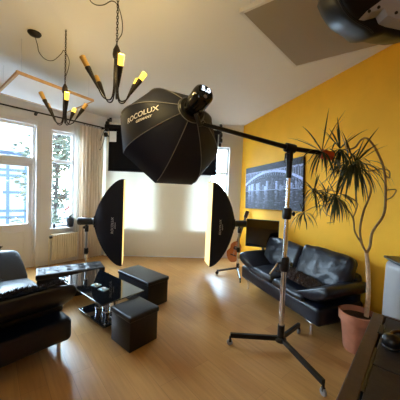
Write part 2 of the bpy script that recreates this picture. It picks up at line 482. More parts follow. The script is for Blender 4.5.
drape(.68, .78, .45, 3.03, 3, .022, -.10, 5).build('fabric', 'sheer', cs, world=True, smooth=80)
rod = thing('curtain_rod', 'thin black curtain rod above the balcony door and narrow window', 'curtain rod', ML @ V((1.5, -.13, 3.08)))
mb = MB(); mb.tube([ML @ V((.05, -.13, 3.075)), ML @ V((3.0, -.13, 3.095))], .014, 10); mb.build('pole', 'iron', rod, world=True, smooth=50)
for x in (.10, 1.50, 2.9):
    mb = MB(); mb.tube([ML @ V((x, 0, 3.07)), ML @ V((x, -.13, 3.07))], .009, 8); mb.lathe([(.03, 0), (.03, .012)], ML @ V((x, -.001, 3.07)), ML.to_3x3() @ V((0, -1, 0)), 14); mb.build('wall_bracket', 'iron', rod, world=True)
mb = MB(); mb.lathe([(.006, 0), (.024, .012), (.03, .03), (.02, .05), (.004, .06)], ML @ V((.05, -.13, 3.075)), ML.to_3x3() @ V((-1, 0, 0)), 14); mb.build('finial', 'iron', rod, world=True, smooth=50)
# plant on the sill
sp_ = thing('potted_orchid', 'dark pot with a thin flowering stem on the narrow window sill', 'potted plant', ML @ V((.80, .02, .774)))
mb = MB(); mb.lathe([(.06, 0), (.085, .13), (.088, .2), (.078, .2), (.07, .12)], n=20); mb.build('pot', 'pot_dark', sp_, smooth=40)
mb = MB(); mb.tube(smooth_path([(0, 0, .12), (.01, .0, .3), (-.04, .0, .42), (-.09, .0, .44)]), .004, 6)
mb.build('stem', 'leaf', sp_, smooth=60)
mb = MB()
for k in range(3):
    for a in range(5):
        c = V((-.04-.03*k, 0, .43-.03*k)); t = 2*PI*a/5; e = V((math.cos(t)*.03, -.01, math.sin(t)*.03)); q = V((-math.sin(t)*.014, 0, math.cos(t)*.014))
        mb.quad([c, c+e*.6+q, c+e, c+e*.6-q])
mb.build('flowers', 'flower', sp_)
mb = MB()
for a in range(5):
    t = 2*PI*a/5; d = V((math.cos(t), math.sin(t), 0)); q = V((-d.y, d.x, 0))*.022
    mb.loft([[V((0, 0, .18))-q*.4, V((0, 0, .18))+q*.4], [d*.045+V((0, 0, .27))-q, d*.045+V((0, 0, .27))+q], [d*.085+V((0, 0, .25))-q*.3, d*.085+V((0, 0, .25))+q*.3]], cap=False, closed=False)
mb.build('leaves', 'leaf', sp_)
gl = thing('sill_cup', 'tiny dark cup at the left end of the narrow window sill', 'cup', ML @ V((1.12, .03, .774)))
mb = MB(); mb.lathe([(.022, 0), (.028, .09), (.025, .09), (.02, .01)], n=16); mb.build('body', 'pot_dark', gl, smooth=40)
mb = MB(); mb.lathe([(.031, .09), (.031, .098), (.004, .102)], n=16); mb.build('lid', 'pot_dark', gl, smooth=40)

# ------------------------------------------------------------------ backdrops on the far wall
def backdrop_point(x, off, z): return V((x, 6.15+(x+2.35)*.0564-off, z))
wb = thing('white_backdrop', 'white paper backdrop glowing from windows behind, hanging to the floor', 'backdrop', backdrop_point(-1.1, .13, 0))
mb = MB(); mb.tube([backdrop_point(-2.34, .13, 3.19), backdrop_point(.42, .13, 3.19)], .045, 16); mb.build('roll', 'board_white', wb, world=True, smooth=40)
mb = MB(); mb.loft([[backdrop_point(-2.30+2.54*i/12, .09+.0*i, z) for i in range(13)] for z in (3.19, 2.4, 1.6, .8, .012)], cap=False, closed=False); mb.build('sheet', 'backdrop_white', wb, world=True)
mb = MB(); mb.tube([backdrop_point(-2.30, .09, .014), backdrop_point(.24, .09, .014)], .012, 8); mb.build('bottom_bar', 'board_white', wb, world=True)
kb = thing('black_backdrop', 'black backdrop half rolled down over the top of the white one', 'backdrop', backdrop_point(-1, .24, 2.1))
mb = MB(); mb.tube([backdrop_point(-2.28, .25, 3.10), backdrop_point(.40, .25, 3.10)], .05, 16); mb.build('roll', 'black_cloth', kb, world=True, smooth=40)
mb = MB(); mb.loft([[backdrop_point(-2.21+2.58*i/12, .20, z) for i in range(13)] for z in (3.12, 2.8, 2.4, 2.08)], cap=False, closed=False)
bmesh.ops.solidify(mb.bm, geom=mb.bm.faces[:], thickness=.004); mb.build('sheet', 'black_cloth', kb, world=True)
mb = MB(); mb.tube([backdrop_point(-2.21, .20, 2.08), backdrop_point(.37, .20, 2.08)], .012, 8); mb.build('bottom_bar', 'black_metal', kb, world=True)
tg = MB()
q = backdrop_point(-2.06, .31, 2.98); tg.box(q+V((-.10, -.004, -.24)), q+V((.06, .004, .0))); tg.build('paper_tag', 'board_white', kb, world=True)
def roller_bracket(x, label):
    e = thing('roller_bracket', label, 'backdrop bracket', backdrop_point(x, .0, 2.9), 0, None)
    mb = MB(); p = backdrop_point(x, 0, 0); mb.box(p+V((-.03, -.02, 2.80)), p+V((.03, 0, 3.37)), None, .004); mb.build('wall_plate', 'black_metal', e, world=True)
    for k, (z, off) in enumerate(((3.26, .07), (3.19, .15), (3.04, .20), (2.90, .26))):
        mb = MB(); a = backdrop_point(x, .0, z); b = backdrop_point(x, off+.03, z)
        mb.tube([a, b, b+V((0, -.015, .05))], .013, 8); mb.build('hook', 'black_metal', e, world=True, smooth=40)
        mb = MB(); mb.lathe([(.02, -.035), (.05, -.03), (.055, 0), (.05, .03), (.02, .035)], b+V((0, 0, .0)), (1, 0, 0), 16); mb.build('roller_wheel', 'black_plastic', e, world=True, smooth=40)
    return e
rb = roller_bracket(-2.25, 'black roller bracket stack beside the top of the curtain rod')
mb = MB(); p = backdrop_point(-2.27, .26, 0); mb.tube(smooth_path([p+V((0, 0, 3.2)), p+V((-.03, 0, 2.8)), p+V((-.10, -.02, 2.55)), p+V((-.14, 0, 2.62)), p+V((-.09, 0, 2.85)), p+V((.02, 0, 3.1))], 6), .005, 6); mb.build('pull_chain', 'black_plastic', rb, world=True)
roller_bracket(.44, 'black roller bracket above the right end of backdrops')

# ------------------------------------------------------------------ ceiling panels
def hung_panel(name, label, cat, corners, z, th, mat_face, mat_edge, wires=True, sag=0):
    cx = sum((V((c[0], c[1], 0)) for c in corners), V())/4
    e = thing(name, label, cat, (cx.x, cx.y, z))
    cs = [V(c) if len(c) == 3 else V((*c, z)) for c in corners]
    mb = MB(); n = 12
    rows = []
    for i in range(n+1):
        u = i/n; rows.append([cs[0].lerp(cs[1], u).lerp(cs[3].lerp(cs[2], u), j/n) + V((0, 0, sag*(noise.noise(V((u*3, j/n*9, 1)))*min(1, 6*min(u, 1-u, j/n, 1-j/n))))) for j in range(n+1)])
    mb.loft(rows, cap=False, closed=False); mb.build('panel_face', mat_face, e, world=True, smooth=60)
    mb = MB()
    for a, b in zip(cs, cs[1:]+cs[:1]):
        d = (b-a).normalized(); w = V((-d.y, d.x, 0)); 
        w.normalize()
        if (V((cx.x, cx.y, z))-a).dot(w) < 0: w = -w
        lo, hi = V((0, 0, -.004)), V((0, 0, th))
        mb.loft([[a+lo, a+lo+w*.03, a+hi+w*.03, a+hi], [b+lo, b+lo+w*.03, b+hi+w*.03, b+hi]])
    mb.build('frame', mat_edge, e, world=True)
    if wires:
        for c in cs:
            q = c.lerp(sum(cs, V())/4, .12); mb = MB(); mb.tube([q+V((0, 0, th)), V((q.x, q.y, ceil_z(q.y)))], .0015, 6); mb.build('suspension_wire', 'steel', e, world=True)
    return e
hung_panel('reflector_panel', 'white reflector board with pine edge hung below the ceiling at left', 'reflector panel',
           [(-2.36, 3.20), (-1.81, 4.18), (-2.64, 4.90), (-3.21, 3.94)], 3.10, .032, 'board_white', 'pine')
hung_panel('fabric_panel', 'wrinkled grey fabric panel mounted on the ceiling by the yellow wall', 'ceiling panel',
           [(.30, 2.47), (1.21, 3.47), (2.10, 2.80), (1.19, 1.78)], 3.44, .035, 'grey_panel', 'frame_white', sag=.025)

# ------------------------------------------------------------------ chandeliers
def chain_mesh(a, b, link=.03, r=.0035):
    mb = MB(); a, b = V(a), V(b); d = b-a; n = max(2, int(d.length/(link*.8))); u, w = frame_of(d); dn = d.normalized()
    for i in range(n):
        c = a+d*((i+.5)/n); s = u if i % 2 else w
        mb.tube([c+dn*(link*.55*math.cos(t*PI/4))+s*(link*.28*math.sin(t*PI/4)) for t in range(9)], r, 5)
    return mb
def chandelier(label, loc, arms, hook, cable, canopy, sc=1.0, group=None):
    """loc: bottom of the stem cluster; arms: (angle, reach, height, lit)"""
    e = thing('chandelier', label, 'chandelier', loc, 0, group); o = V(loc)
    top = o+V((0, 0, .40*sc))
    mb = MB(); mb.lathe([(.004, .07*sc), (.012, .06*sc), (.03*sc, .02*sc), (.034*sc, -.02*sc), (.03*sc, -.045*sc)], top, n=18); mb.build('hub', 'iron', e, world=True, smooth=50)
    for ang, reach, hz, lit in arms:
        d = V((math.cos(ang), math.sin(ang), 0))
        s0 = top+d*.014*sc+V((0, 0, -.03)); s1 = o+d*.020*sc+V((0, 0, .06*sc))
        base = o+d*(reach*.52)+V((0, 0, hz*.22)); tip = o+d*reach+V((0, 0, hz))
        dd = (tip-base).normalized()
        mb = MB(); mb.tube(smooth_path([s0, s0.lerp(s1, .5), s1, o+d*(reach*.16)+V((0, 0, -.012*sc)), o+d*(reach*.36)+V((0, 0, -.002*sc)), base, base+dd*.02], 8), .0058*sc, 8); mb.build('arm', 'iron', e, world=True, smooth=60)
        cup = base.lerp(tip, .66)
        mb = MB(); mb.tube([base, base.lerp(cup, .5), cup, cup+dd*.004], [.008*sc, .016*sc, .025*sc, .020*sc], 14); h = mb.build('candle_holder', 'iron', e, world=True, smooth=40)
        dd = tip-cup; mb = MB(); mb.tube([cup, cup+dd*.5, cup+dd*.97, cup+dd*1.0], [.021*sc, .023*sc, .025*sc, .018*sc], 14)
        mb.build('bulb', 'bulb_lit' if lit else 'bulb_dim', h, world=True, smooth=40)
        if lit:
            l = bpy.data.lights.new('bulb_light', 'POINT'); l.energy = 2.2; l.color = (1, .74, .30); l.shadow_soft_size = .03
            lo = bpy.data.objects.new('bulb_light', l); C.objects.link(lo); lo.location = cup+dd*1.0+dd.normalized()*.045
    chain_mesh(top+V((0, 0, .07*sc)), hook).build('chain', 'iron', e, world=True)
    mb = MB(); mb.tube(smooth_path(cable, 8), .004, 6); mb.build('power_cable', 'iron', e, world=True, smooth=60)
    if canopy:
        mb = MB(); mb.lathe([(.075, 0), (.075, -.012), (.06, -.03), (.012, -.04)], canopy, n=24); mb.build('ceiling_canopy', 'iron', e, world=True, smooth=40)
    return e
def arms_from_px(px, loc, Y):
    """arms whose candle tips sit at (photo x, photo y, distance)"""
    out = []
    for x, y, yy, lit in px:
        p = at(x, y, yy)-V(loc); out.append((math.atan2(p.y, p.x), math.hypot(p.x, p.y), p.z, lit))
    return out
lb = at(115.5, 99, 2.25)
hk = V((lb.x, lb.y, ceil_z(lb.y)))
chandelier('larger nearer chandelier with tapered candle arms and three glowing bulbs', lb,
           arms_from_px([(82, 56, 2.15, False), (96, 77, 2.45, False), (121.5, 54, 2.00, True), (138, 80, 2.50, True), (145, 73, 2.28, True)], lb, 2.25),
           hk, [at(*q, 2.25) for q in ((115.5, 47), (118, 40), (122, 33), (122, 20), (118, 6), (112, 1), (103, 5), (94, 4), (88, -4))]+[V((lb.x-.36, lb.y+.02, ceil_z(lb.y)-.02))],
           V((lb.x-.36, lb.y+.02, ceil_z(lb.y))))
ls = at(64.5, 122.5, 3.1); hks = at(64, 45, 3.38); hks = V((ls.x-.0, ls.y, ceil_z(ls.y)))
cps = V((-2.13, 3.18, ceil_z(3.18)))
chandelier('smaller farther chandelier hanging in front of the white reflector board', ls,
           arms_from_px([(40.5, 92, 3.05, False), (47.5, 104, 3.4, False), (67, 92, 2.9, True), (74.5, 109, 3.35, True), (86.5, 104, 3.15, False)], ls, 3.1),
           hks, [cps+V((0, 0, -.03))]+[at(*q, 3.15) for q in ((37.5, 45), (39, 52), (45, 59), (53, 60.5), (61, 54), (64, 50.5), (69, 60), (68, 70), (64.5, 79))],
           cps)

# ------------------------------------------------------------------ sofas
def wrinkle(a, s, seed):
    return lambda p, n: p + V((0, 0, 1))*0 + V((noise.noise(V((p.x*s+seed, p.y*s, p.z*s)))*a, noise.noise(V((p.x*s+seed+9, p.y*s, p.z*s)))*a, noise.noise(V((p.x*s+seed+21, p.y*s, p.z*s)))*a))
def sofa(label, loc, rz, Ln, D=.78, lifts=(0, 0), drop=0):
    """origin at mid front edge on the floor, length along x, back at +y"""
    e = thing('sofa', label, 'sofa', loc, rz, 'matching black leather sofas')
    h = Ln/2
    mb = MB(); mb.rbox((0, D/2, .275), (Ln, D, .23), .05, puff=(.01, .01, 0), fn=wrinkle(.006, 5, 1)); mb.build('base', 'leather', e, smooth=60)
    for s in (-1, 1):
        mb = MB(); mb.rbox((s*h*.36, D*.40, .405), (h*.72-.006, D*.80+.03, .11), .05, puff=(0, .01, .025), fn=wrinkle(.01, 6, 3+s)); mb.build('seat_cushion', 'leather', e, smooth=60)
    mb = MB(); mb.rbox((0, D-.085, .43), (Ln-.06, .16, .60), .06, fn=wrinkle(.006, 5, 5)); mb.build('back_frame', 'leather', e, smooth=60)
    for s in (-1, 1):
        M = Matrix.Translation((s*h*.485, D-.235, .70-(drop if s < 0 else 0))) @ Matrix.Rotation(math.radians(-20), 4, 'X')
        mb = MB(); mb.rbox((0, 0, 0), (h*.95, .19, .50), .075, M, puff=(.012, .028, .02), m=18, fn=wrinkle(.014, 8, 8+s)); mb.build('back_cushion', 'leather', e, smooth=60)
    for s, lift in ((-1, lifts[0]), (1, lifts[1])):
        # flared pad: thin edge on the seat, thick raised outer edge hanging over the base
        prof = [(-.42, .44), (-.30, .50), (-.16, .585), (-.03, .65), (.06, .675), (.105, .65), (.115, .595), (.08, .535), (.0, .47), (-.12, .415), (-.28, .405), (-.40, .41)]
        ys = [(-.01, .55), (.015, .85), (.06, .97), (.2, 1), (.4, 1), (D-.2, 1), (D-.1, .96), (D-.06, .8)]
        cx, cz = -.10, .53; rings = []
        for y, k in ys:
            rings.append([(s*(h+(cx+(x-cx)*(.6+.4*k))-lift*.25*max(0, x+.42)), y, cz+(z-cz)*k+.015*math.sin(3*y)+lift*max(0, x+.42)/.5) for x, z in prof])
        mb = MB(); mb.loft(rings)
        o = mb.build('armrest', 'leather', e, smooth=70)
        md = o.modifiers.new('soft', 'SUBSURF'); md.levels = 1; md.render_levels = 2
    for x in (-h+.16, h-.16):
        for y in (.07, D-.10):
            mb = MB(); mb.tube([(x, y, .17), (x, y, .02), (x, y, 0)], [.022, .018, .022], 12); mb.box((x-.05, y-.05, .155), (x+.05, y+.05, .168)); mb.build('leg', 'chrome', e, smooth=40)
    return e
def shaggy(name, label, top, m, n=1500, ln=.035, parent=None, seed=1, cat='blanket'):
    """top(u, v) -> world point and normal of the lying throw"""
    rnd = random.Random(seed); o = top(.5, .5); e = thing(name, label, cat, o)
    mb = MB(); N = 22
    rows = [[top(i/N, j/N) + V((0, 0, .012*noise.noise(V((i*.5, j*.5, seed))))) for j in range(N+1)] for i in range(N+1)]
    mb.loft(rows, cap=False, closed=False); bmesh.ops.solidify(mb.bm, geom=mb.bm.faces[:], thickness=.018); mb.build('cloth', m, e, world=True, smooth=70)
    mb = MB()
    for k in range(n):
        u, v = rnd.random(), rnd.random(); p = top(u, v)
        nn = (top(min(1, u+.02), v)-top(max(0, u-.02), v)).cross(top(u, min(1, v+.02))-top(u, max(0, v-.02)))
        if nn.length < 1e-8: continue
        nn.normalize()
        if nn.z < 0: nn = -nn
        d = (nn + V((rnd.gauss(0, .7), rnd.gauss(0, .7), rnd.gauss(0, .4)))).normalized()*ln*rnd.uniform(.5, 1.3)
        w = d.cross(V((rnd.gauss(0, 1), rnd.gauss(0, 1), rnd.gauss(0, 1)))).normalized()*.006
        b = bpy_quad = [p-w, p+w, p+d*.6+w*.6+nn*.004, p+d]
        mb.quad(b)
    s = mb.build('pile', m, e, world=True); s['kind'] = 'stuff'
    return e
# right sofa: front edge from (.83,4.53) to (1.45,2.94)
fa, fb = V((.80, 4.50, 0)), V((1.445, 2.86, 0)); LnR = (fb-fa).length; dr = (fa-fb).normalized()
# local +y (back) must point to the yellow wall
rzR = math.atan2(-(fa-fb).y, -(fa-fb).x)
sofR = sofa('black leather sofa in front of the yellow wall', (fa+fb)/2, rzR, LnR, .78, (-.06, 0), .05)
MRs = wm(sofR)
# left sofa
na, nb = V((-1.235, 2.475, 0)), V((-2.55, 3.53, 0)); LnL = (nb-na).length
rzL = math.atan2((na-nb).y, (na-nb).x)+PI
sofL = sofa('black leather sofa at the left edge, seen from its end', (na+nb)/2, rzL, LnL, .95, (.10, .10))
MLs = wm(sofL)
hR = LnR/2
def throwR(u, v):
    x = hR*(-.12+.86*u)+.04*math.sin(6*v); y = .10+.36*v+.03*math.sin(7*u)
    return MRs @ V((x, y, .515+.02*math.sin(PI*u)*1.0+.015*math.sin(9*u)*math.sin(8*v)+.02*v))
shaggy('shaggy_throw', 'dark brown shaggy throw lying on the seat of the sofa by the yellow wall', throwR, 'fur_brown', 1800, .04, seed=4)

# ------------------------------------------------------------------ ottomans, bench, table
def ottoman(name, label, c, u, L_, W_, hgt, group=None, cat='ottoman'):
    e = thing(name, label, cat, c, math.atan2(u.y, u.x), group)
    mb = MB(); mb.box((-L_/2+.008, -W_/2+.008, .004), (L_/2-.008, W_/2-.008, hgt-.05), None, .006); mb.build('body', 'leatherette', e, smooth=30)
    mb = MB(); mb.rbox((0, 0, hgt-.03), (L_+.012, W_+.012, .06), .018, puff=(0, 0, .008)); mb.build('lid', 'leatherette', e, smooth=60)
    return e
uA = V((.64, .768, 0)).normalized(); uB = V((-uA.y, uA.x, 0))
c1 = V((-.685, 2.775, 0)); ottoman('storage_ottoman', 'square black cube ottoman, the one nearest the camera', c1, V((.24, .28, 0)), .38, .38, .385, 'black storage ottomans')
c2 = V((-.84, 3.83, 0)); ottoman('storage_ottoman', 'oblong black ottoman right of the glass table, behind the cube one', c2, uB, .76, .39, .40, 'black storage ottomans')
be = thing('tufted_bench', 'long low black bench with buttoned top by the radiator', 'bench', (-2.0, 3.92, 0), math.atan2(.48, .756))
mb = MB(); mb.box((-.46, -.19, .004), (.46, .19, .33), None, .006); mb.build('body', 'leatherette', be, smooth=30)
btn = [(-.36+.18*i, y) for i in range(5) for y in (-.085, .085)]
def tuft(p, n):
    if p.z > .0:
        for bx, by in btn:
            d2 = (p.x-bx)**2+(p.y-by)**2; p = p-V((0, 0, .022*math.exp(-d2/.0022)))
    return p
mb = MB(); mb.rbox((0, 0, .365), (.95, .39, .08), .02, puff=(0, 0, .012), m=44, fn=tuft); mb.build('lid', 'leatherette', be, smooth=60)
for bx, by in btn:
    mb = MB(); mb.lathe([(.014, 0), (.012, .006), (.002, .009)], (bx, by, .392), n=10); mb.build('button', 'leatherette', be, smooth=60)
ct = thing('coffee_table', 'black glass coffee table on chrome columns between the ottomans and sofa', 'coffee table', (-1.29, 3.28, 0), math.atan2(uB.y, uB.x))
mb = MB(); mb.box((-.58, -.29, .405), (.58, .29, .42), None, .004, 2); mb.build('glass_top', 'black_glass', ct)
mb = MB(); mb.box((-.40, -.28, .03), (.26, .16, .05), None, .004, 2); mb.build('base_plate', 'black_glass', ct)
for x in (-.18, .0, .18):
    mb = MB(); mb.lathe([(.06, .05), (.055, .06), (.05, .065), (.05, .385), (.06, .395), (.06, .405)], (x-.07, -.06, 0), n=24); mb.build('column', 'chrome', ct, smooth=40)
for x in (-.36, .22):
    for y in (-.24, .12):
        mb = MB(); mb.lathe([(.025, 0), (.025, .028)], (x, y, 0), n=16); mb.lathe([(.014, .05), (.012, .055), (.002, .056)], (x, y, 0), n=12); mb.build('foot', 'chrome', ct, smooth=40)
def atz(x, y, z):
    d = right*((x-200)/F) + up*(-(y-200)/F) + fwd; return V((0, 0, H)) + d*((z-H)/d.z)
for (x, y, lab) in ((96, 285.5, 'small pale glass coaster on the glass table, the farther one'), (103.5, 289.5, 'small pale glass coaster on the glass table, the nearer one')):
    p = atz(x, y, .42); e = thing('glass_coaster', lab, 'coaster', p, math.atan2(uB.y, uB.x)+.2, 'coasters on the glass table')
    mb = MB(); mb.box((-.055, -.045, .0), (.055, .045, .010), None, .003); mb.build('glass_plate', 'pale_glass', e)
    mb = MB(); mb.lathe([(.024, .0102), (.026, .022), (.023, .022), (.020, .013), (.001, .013)], n=16); mb.build('tealight_cup', 'board_white', e, smooth=40)

# dark throw over the near arm of the left sofa, second one over its back
hL = LnL/2
sgn = 1 if (MLs @ V((hL, 0, 0)) - na).length < (MLs @ V((-hL, 0, 0)) - na).length else -1
def throwL(u, v):
    # u across the arm (from the seat outwards), v along the depth
    prof = [(-.62, .50), (-.42, .53), (-.22, .635), (-.10, .69), (-.02, .735), (.03, .765), (.055, .775)]
    t = u*(len(prof)-1); i = min(int(t), len(prof)-2); f = t-i
    x = prof[i][0]*(1-f)+prof[i+1][0]*f; z = prof[i][1]*(1-f)+prof[i+1][1]*f
    y = .12+.50*v
    return MLs @ V((sgn*(hL+x), y+.02*math.sin(5*u), z+.035+.012*math.sin(7*v+3*u)))
shaggy('shaggy_throw', 'dark purplish shaggy throw over the near arm of the left sofa', throwL, 'fur', 1500, .035, seed=8)
def throwB(u, v):
    prof = [(-.52, .50), (-.40, .54), (-.24, .64), (-.12, .70), (-.03, .755), (.03, .785), (.06, .79)]
    t = u*(len(prof)-1); i = min(int(t), len(prof)-2); f = t-i
    x = prof[i][0]*(1-f)+prof[i+1][0]*f; z = prof[i][1]*(1-f)+prof[i+1][1]*f
    return MLs @ V((-sgn*(hL+x), .20+.12*(1-u)+.50*v+.02*math.sin(5*u), z+.03+.012*math.sin(7*v+3*u)))
shaggy('shaggy_throw', 'dark shaggy throw over the far arm of the left sofa, at the photo edge', throwB, 'fur', 1500, .035, seed=9)

# ------------------------------------------------------------------ studio lights
def axis_matrix(o, z, upv):
    z = V(z).normalized(); x = V(upv).cross(z).normalized(); y = z.cross(x)
    return Matrix(((x.x, y.x, z.x, o[0]), (x.y, y.y, z.y, o[1]), (x.z, y.z, z.z, o[2]), (0, 0, 0, 1)))
# octagonal softbox: local +z from the front face to the ring (towards the flash)
oc = at(170.5, 138.5, 3.05); a_ = V((.455, -.76, .37)).normalized()
MO = axis_matrix(oc, a_, (0, 0, 1))
ob = thing('octagonal_softbox', 'large black octagonal softbox on the boom, facing away', 'softbox', oc)
Rr, Dp = .61, .55
def opt(k, t, bulge=0):
    """point on the shell: k corner index (fractional), t 0 rim .. 1 ring"""
    r = Rr*(1-.0*t); prof = (1-t**2.1); rad_ = .10+(Rr-.10)*prof; zz = Dp*t
    i = math.floor(k); f = k-i
    c = lambda q: V((math.cos(PI/4*q+PI/8), math.sin(PI/4*q+PI/8), 0))
    p = c(i).lerp(c(i+1), f)*rad_
    return MO @ V((p.x, p.y, zz))
NT = 12
mb = MB(); mb.loft([[opt(k/3, t/NT) for k in range(24)] for t in range(NT+1)], cap=False); mb.build('shell', 'black_fabric', ob, world=True, smooth=28)
for k in range(8):
    mb = MB(); mb.tube([opt(k, t/NT)+(opt(k, t/NT)-MO @ V((0, 0, .1))).normalized()*.003 for t in range(NT+1)], .0045, 6); mb.build('rib', 'piping', ob, world=True, smooth=60)
mb = MB(); sk = lambda z, s: [MO @ V((math.cos(PI/4*k+PI/8)*Rr*s, math.sin(PI/4*k+PI/8)*Rr*s, z)) for k in range(8)]
mb.loft([sk(0, 1.0), sk(-.07, 1.0), sk(-.07, .985), sk(0, .985)], cap=False); mb.build('skirt', 'black_fabric', ob, world=True)
mb = MB(); mb.prism([(math.cos(PI/4*k+PI/8)*Rr*.98, math.sin(PI/4*k+PI/8)*Rr*.98) for k in range(8)], -.03, -.025, MO); mb.build('diffuser', 'diffuser_off', ob, world=True)
ringp = MO @ V((0, 0, Dp))
mb = MB(); mb.lathe([(.10, -.02), (.135, -.02), (.147, 0), (.135, .025), (.11, .03), (.10, -.02)], ringp, a_, 32, cap=False); mb.build('speed_ring', 'black_metal', ob, world=True, smooth=40)
mb = MB(); mb.lathe([(.151, -.006), (.155, 0), (.151, .006), (.145, 0), (.151, -.006)], ringp, a_, 40, cap=False); mb.build('ring_trim', 'piping', ob, world=True, smooth=40)
def on_panel(k, t0, up_t, off=.006):
    """frame lying on the panel between corners k and k+1"""
    p = opt(k, t0); q = opt(k, t0+.03)
    i = math.floor(k); e = (opt(i+1, t0)-opt(i, t0)).normalized(); d = (q-p).normalized(); n = e.cross(d)
    if n.dot(p-(MO @ V((0, 0, .15)))) < 0: n = -n
    return p+n*off, e, n
# lettering printed on the left panel, running from the rim towards the ring
kl = max(range(8), key=lambda k: -(MO.inverted().to_3x3() @ V((0, 0, 0))).x - (opt(k+.5, 0)).x)
def shell_text(txt, size, t0, w0, ang, shear):
    cu_ = bpy.data.curves.new('lettering', 'FONT'); cu_.body = txt; cu_.size = size; cu_.align_x = 'CENTER'; cu_.align_y = 'CENTER'; cu_.shear = shear; cu_.offset = .0012
    t_ = bpy.data.objects.new('lettering', cu_); C.objects.link(t_); bpy.context.view_layer.update()
    me = bpy.data.meshes.new_from_object(t_.evaluated_get(bpy.context.evaluated_depsgraph_get())); bpy.data.objects.remove(t_); bpy.data.curves.remove(cu_)
    sgk = 1 if opt(kl+1, 0).z > opt(kl, 0).z else -1
    mer = sum((opt(kl+.5, (i+1)/40)-opt(kl+.5, i/40)).length for i in range(40)); inv = wm(ob).inverted()
    for v in me.vertices:
        x = v.co.x*math.cos(ang)-v.co.y*math.sin(ang); y = v.co.x*math.sin(ang)+v.co.y*math.cos(ang)+w0
        t = t0+x/mer; ed = (opt(kl+1, t)-opt(kl, t)).length; k = kl+.5+sgk*y/ed; k = min(max(k, kl+.001), kl+.999)
        p = opt(k, t); u_ = opt(kl+.9, t)-opt(kl+.1, t); w_ = opt(k, t+.02)-p; n_ = u_.cross(w_).normalized()
        if n_.dot(p-(MO @ V((0, 0, .1)))) < 0: n_ = -n_
        v.co = inv @ (p+n_*.005)
    me.materials.clear(); me.materials.append(MATS['letter']); o_ = bpy.data.objects.new('lettering', me); C.objects.link(o_); o_.parent = ob
shell_text('ROCOLUX', .082, .49, .045, math.radians(3), .2)
shell_text('GERMANY', .04, .54, -.02, math.radians(3), .2)

fl_ = thing('studio_flash', 'black studio flash head with lit display behind the octagonal softbox', 'studio flash', ringp)
Rz = .104
mb = MB(); mb.lathe([(.125, -.005), (.125, .02), (.095, .03), (Rz*.92, .05), (Rz, .12), (Rz, .24), (Rz*.94, .265), (Rz*.78, .28), (.002, .285)], ringp, a_, 32); mb.build('body', 'black_gloss', fl_, world=True, smooth=35)
endp = ringp+a_*.287
xa = V((1, 0, 0))-a_*a_.x; xa.normalize(); ya = a_.cross(xa)
Mend = Matrix(((xa.x, ya.x, a_.x, endp.x), (xa.y, ya.y, a_.y, endp.y), (xa.z, ya.z, a_.z, endp.z), (0, 0, 0, 1)))
mb = MB(); mb.box((-.062, -.012, -.004), (.062, .055, .0015), Mend, .001, 1); mb.build('display', 'black_gloss', fl_, world=True)
text_mesh('display_digits', '5.0', .078, Mend @ Matrix.Translation((.004, .022, .003)), 'screen_lit', fl_, 0, .0005, .002)
for x in (-.022, 0, .022):
    mb = MB(); mb.lathe([(.007, 0), (.007, .005), (.001, .006)], Mend @ V((x, -.032, -.003)), a_, 10); mb.build('button', 'black_plastic', fl_, world=True)
mb = MB(); mb.lathe([(.018, 0), (.018, .006), (.002, .008)], Mend @ V((0, -.06, -.004)), a_, 16); mb.build('dial', 'steel', fl_, world=True, smooth=40)

# boom stand
st = thing('boom_stand', 'tall chrome boom stand on three castered black legs', 'light stand', (.965, 2.72, 0))
S0 = V((.965, 2.72, 0)); Tz = 2.24
topp = at(290, 150, 2.72)
def pz(z): return V((.965+(topp.x-.965)*max(0, (z-.15))/(topp.z-.15), 2.72, z))
for (z0, z1, r) in ((.13, .98, .029), (.98, 1.36, .026), (1.36, 1.92, .022)):
    mb = MB(); mb.tube([pz(z0), pz(z1)], r, 18); mb.build('chrome_tube', 'chrome', st, world=True, smooth=40)
def zpx(y): return at(286, y, 2.72).z
for (ya_, yb_) in ((271, 257), (219, 208)):
    za, zb = zpx(ya_), zpx(yb_); mb = MB(); mb.tube([pz(za), pz(za+.02), pz(zb-.02), pz(zb)], [.042, .050, .050, .040], 16); 
    cl = mb.build('collar', 'black_plastic', st, world=True, smooth=30)
    c = pz((za+zb)/2)
    mb = MB(); mb.tube([c, c+V((.075, -.01, .0))], .010, 8); mb.lathe([(.012, 0), (.026, .006), (.026, .022), (.012, .028)], c+V((.055, -.008, 0)), (1, -.1, 0), 14); mb.build('tightening_knob', 'black_plastic', cl, world=True, smooth=40)
mb = MB(); c = pz(zpx(263)); mb.tube([c, c+V((-.08, -.02, .0)), c+V((-.105, -.03, -.01))], .010, 8); hb = mb.build('crank', 'black_plastic', st, world=True, smooth=40)
mb = MB(); mb.tube([c+V((-.085, -.03, 0)), c+V((-.17, -.05, -.115))], .011, 10); mb.build('crank_handle', 'chrome', hb, world=True, smooth=40)
mb = MB(); mb.tube([pz(.10), pz(.27)], [.038, .038], 16); mb.lathe([(.03, .08), (.06, .085), (.065, .115), (.05, .13)], S0, n=20); mb.build('leg_hub', 'black_plastic', st, world=True, smooth=30)
mb = MB(); mb.tube([pz(1.90), pz(topp.z-.09)], .030, 16); mb.build('upper_sleeve', 'black_plastic', st, world=True, smooth=40)
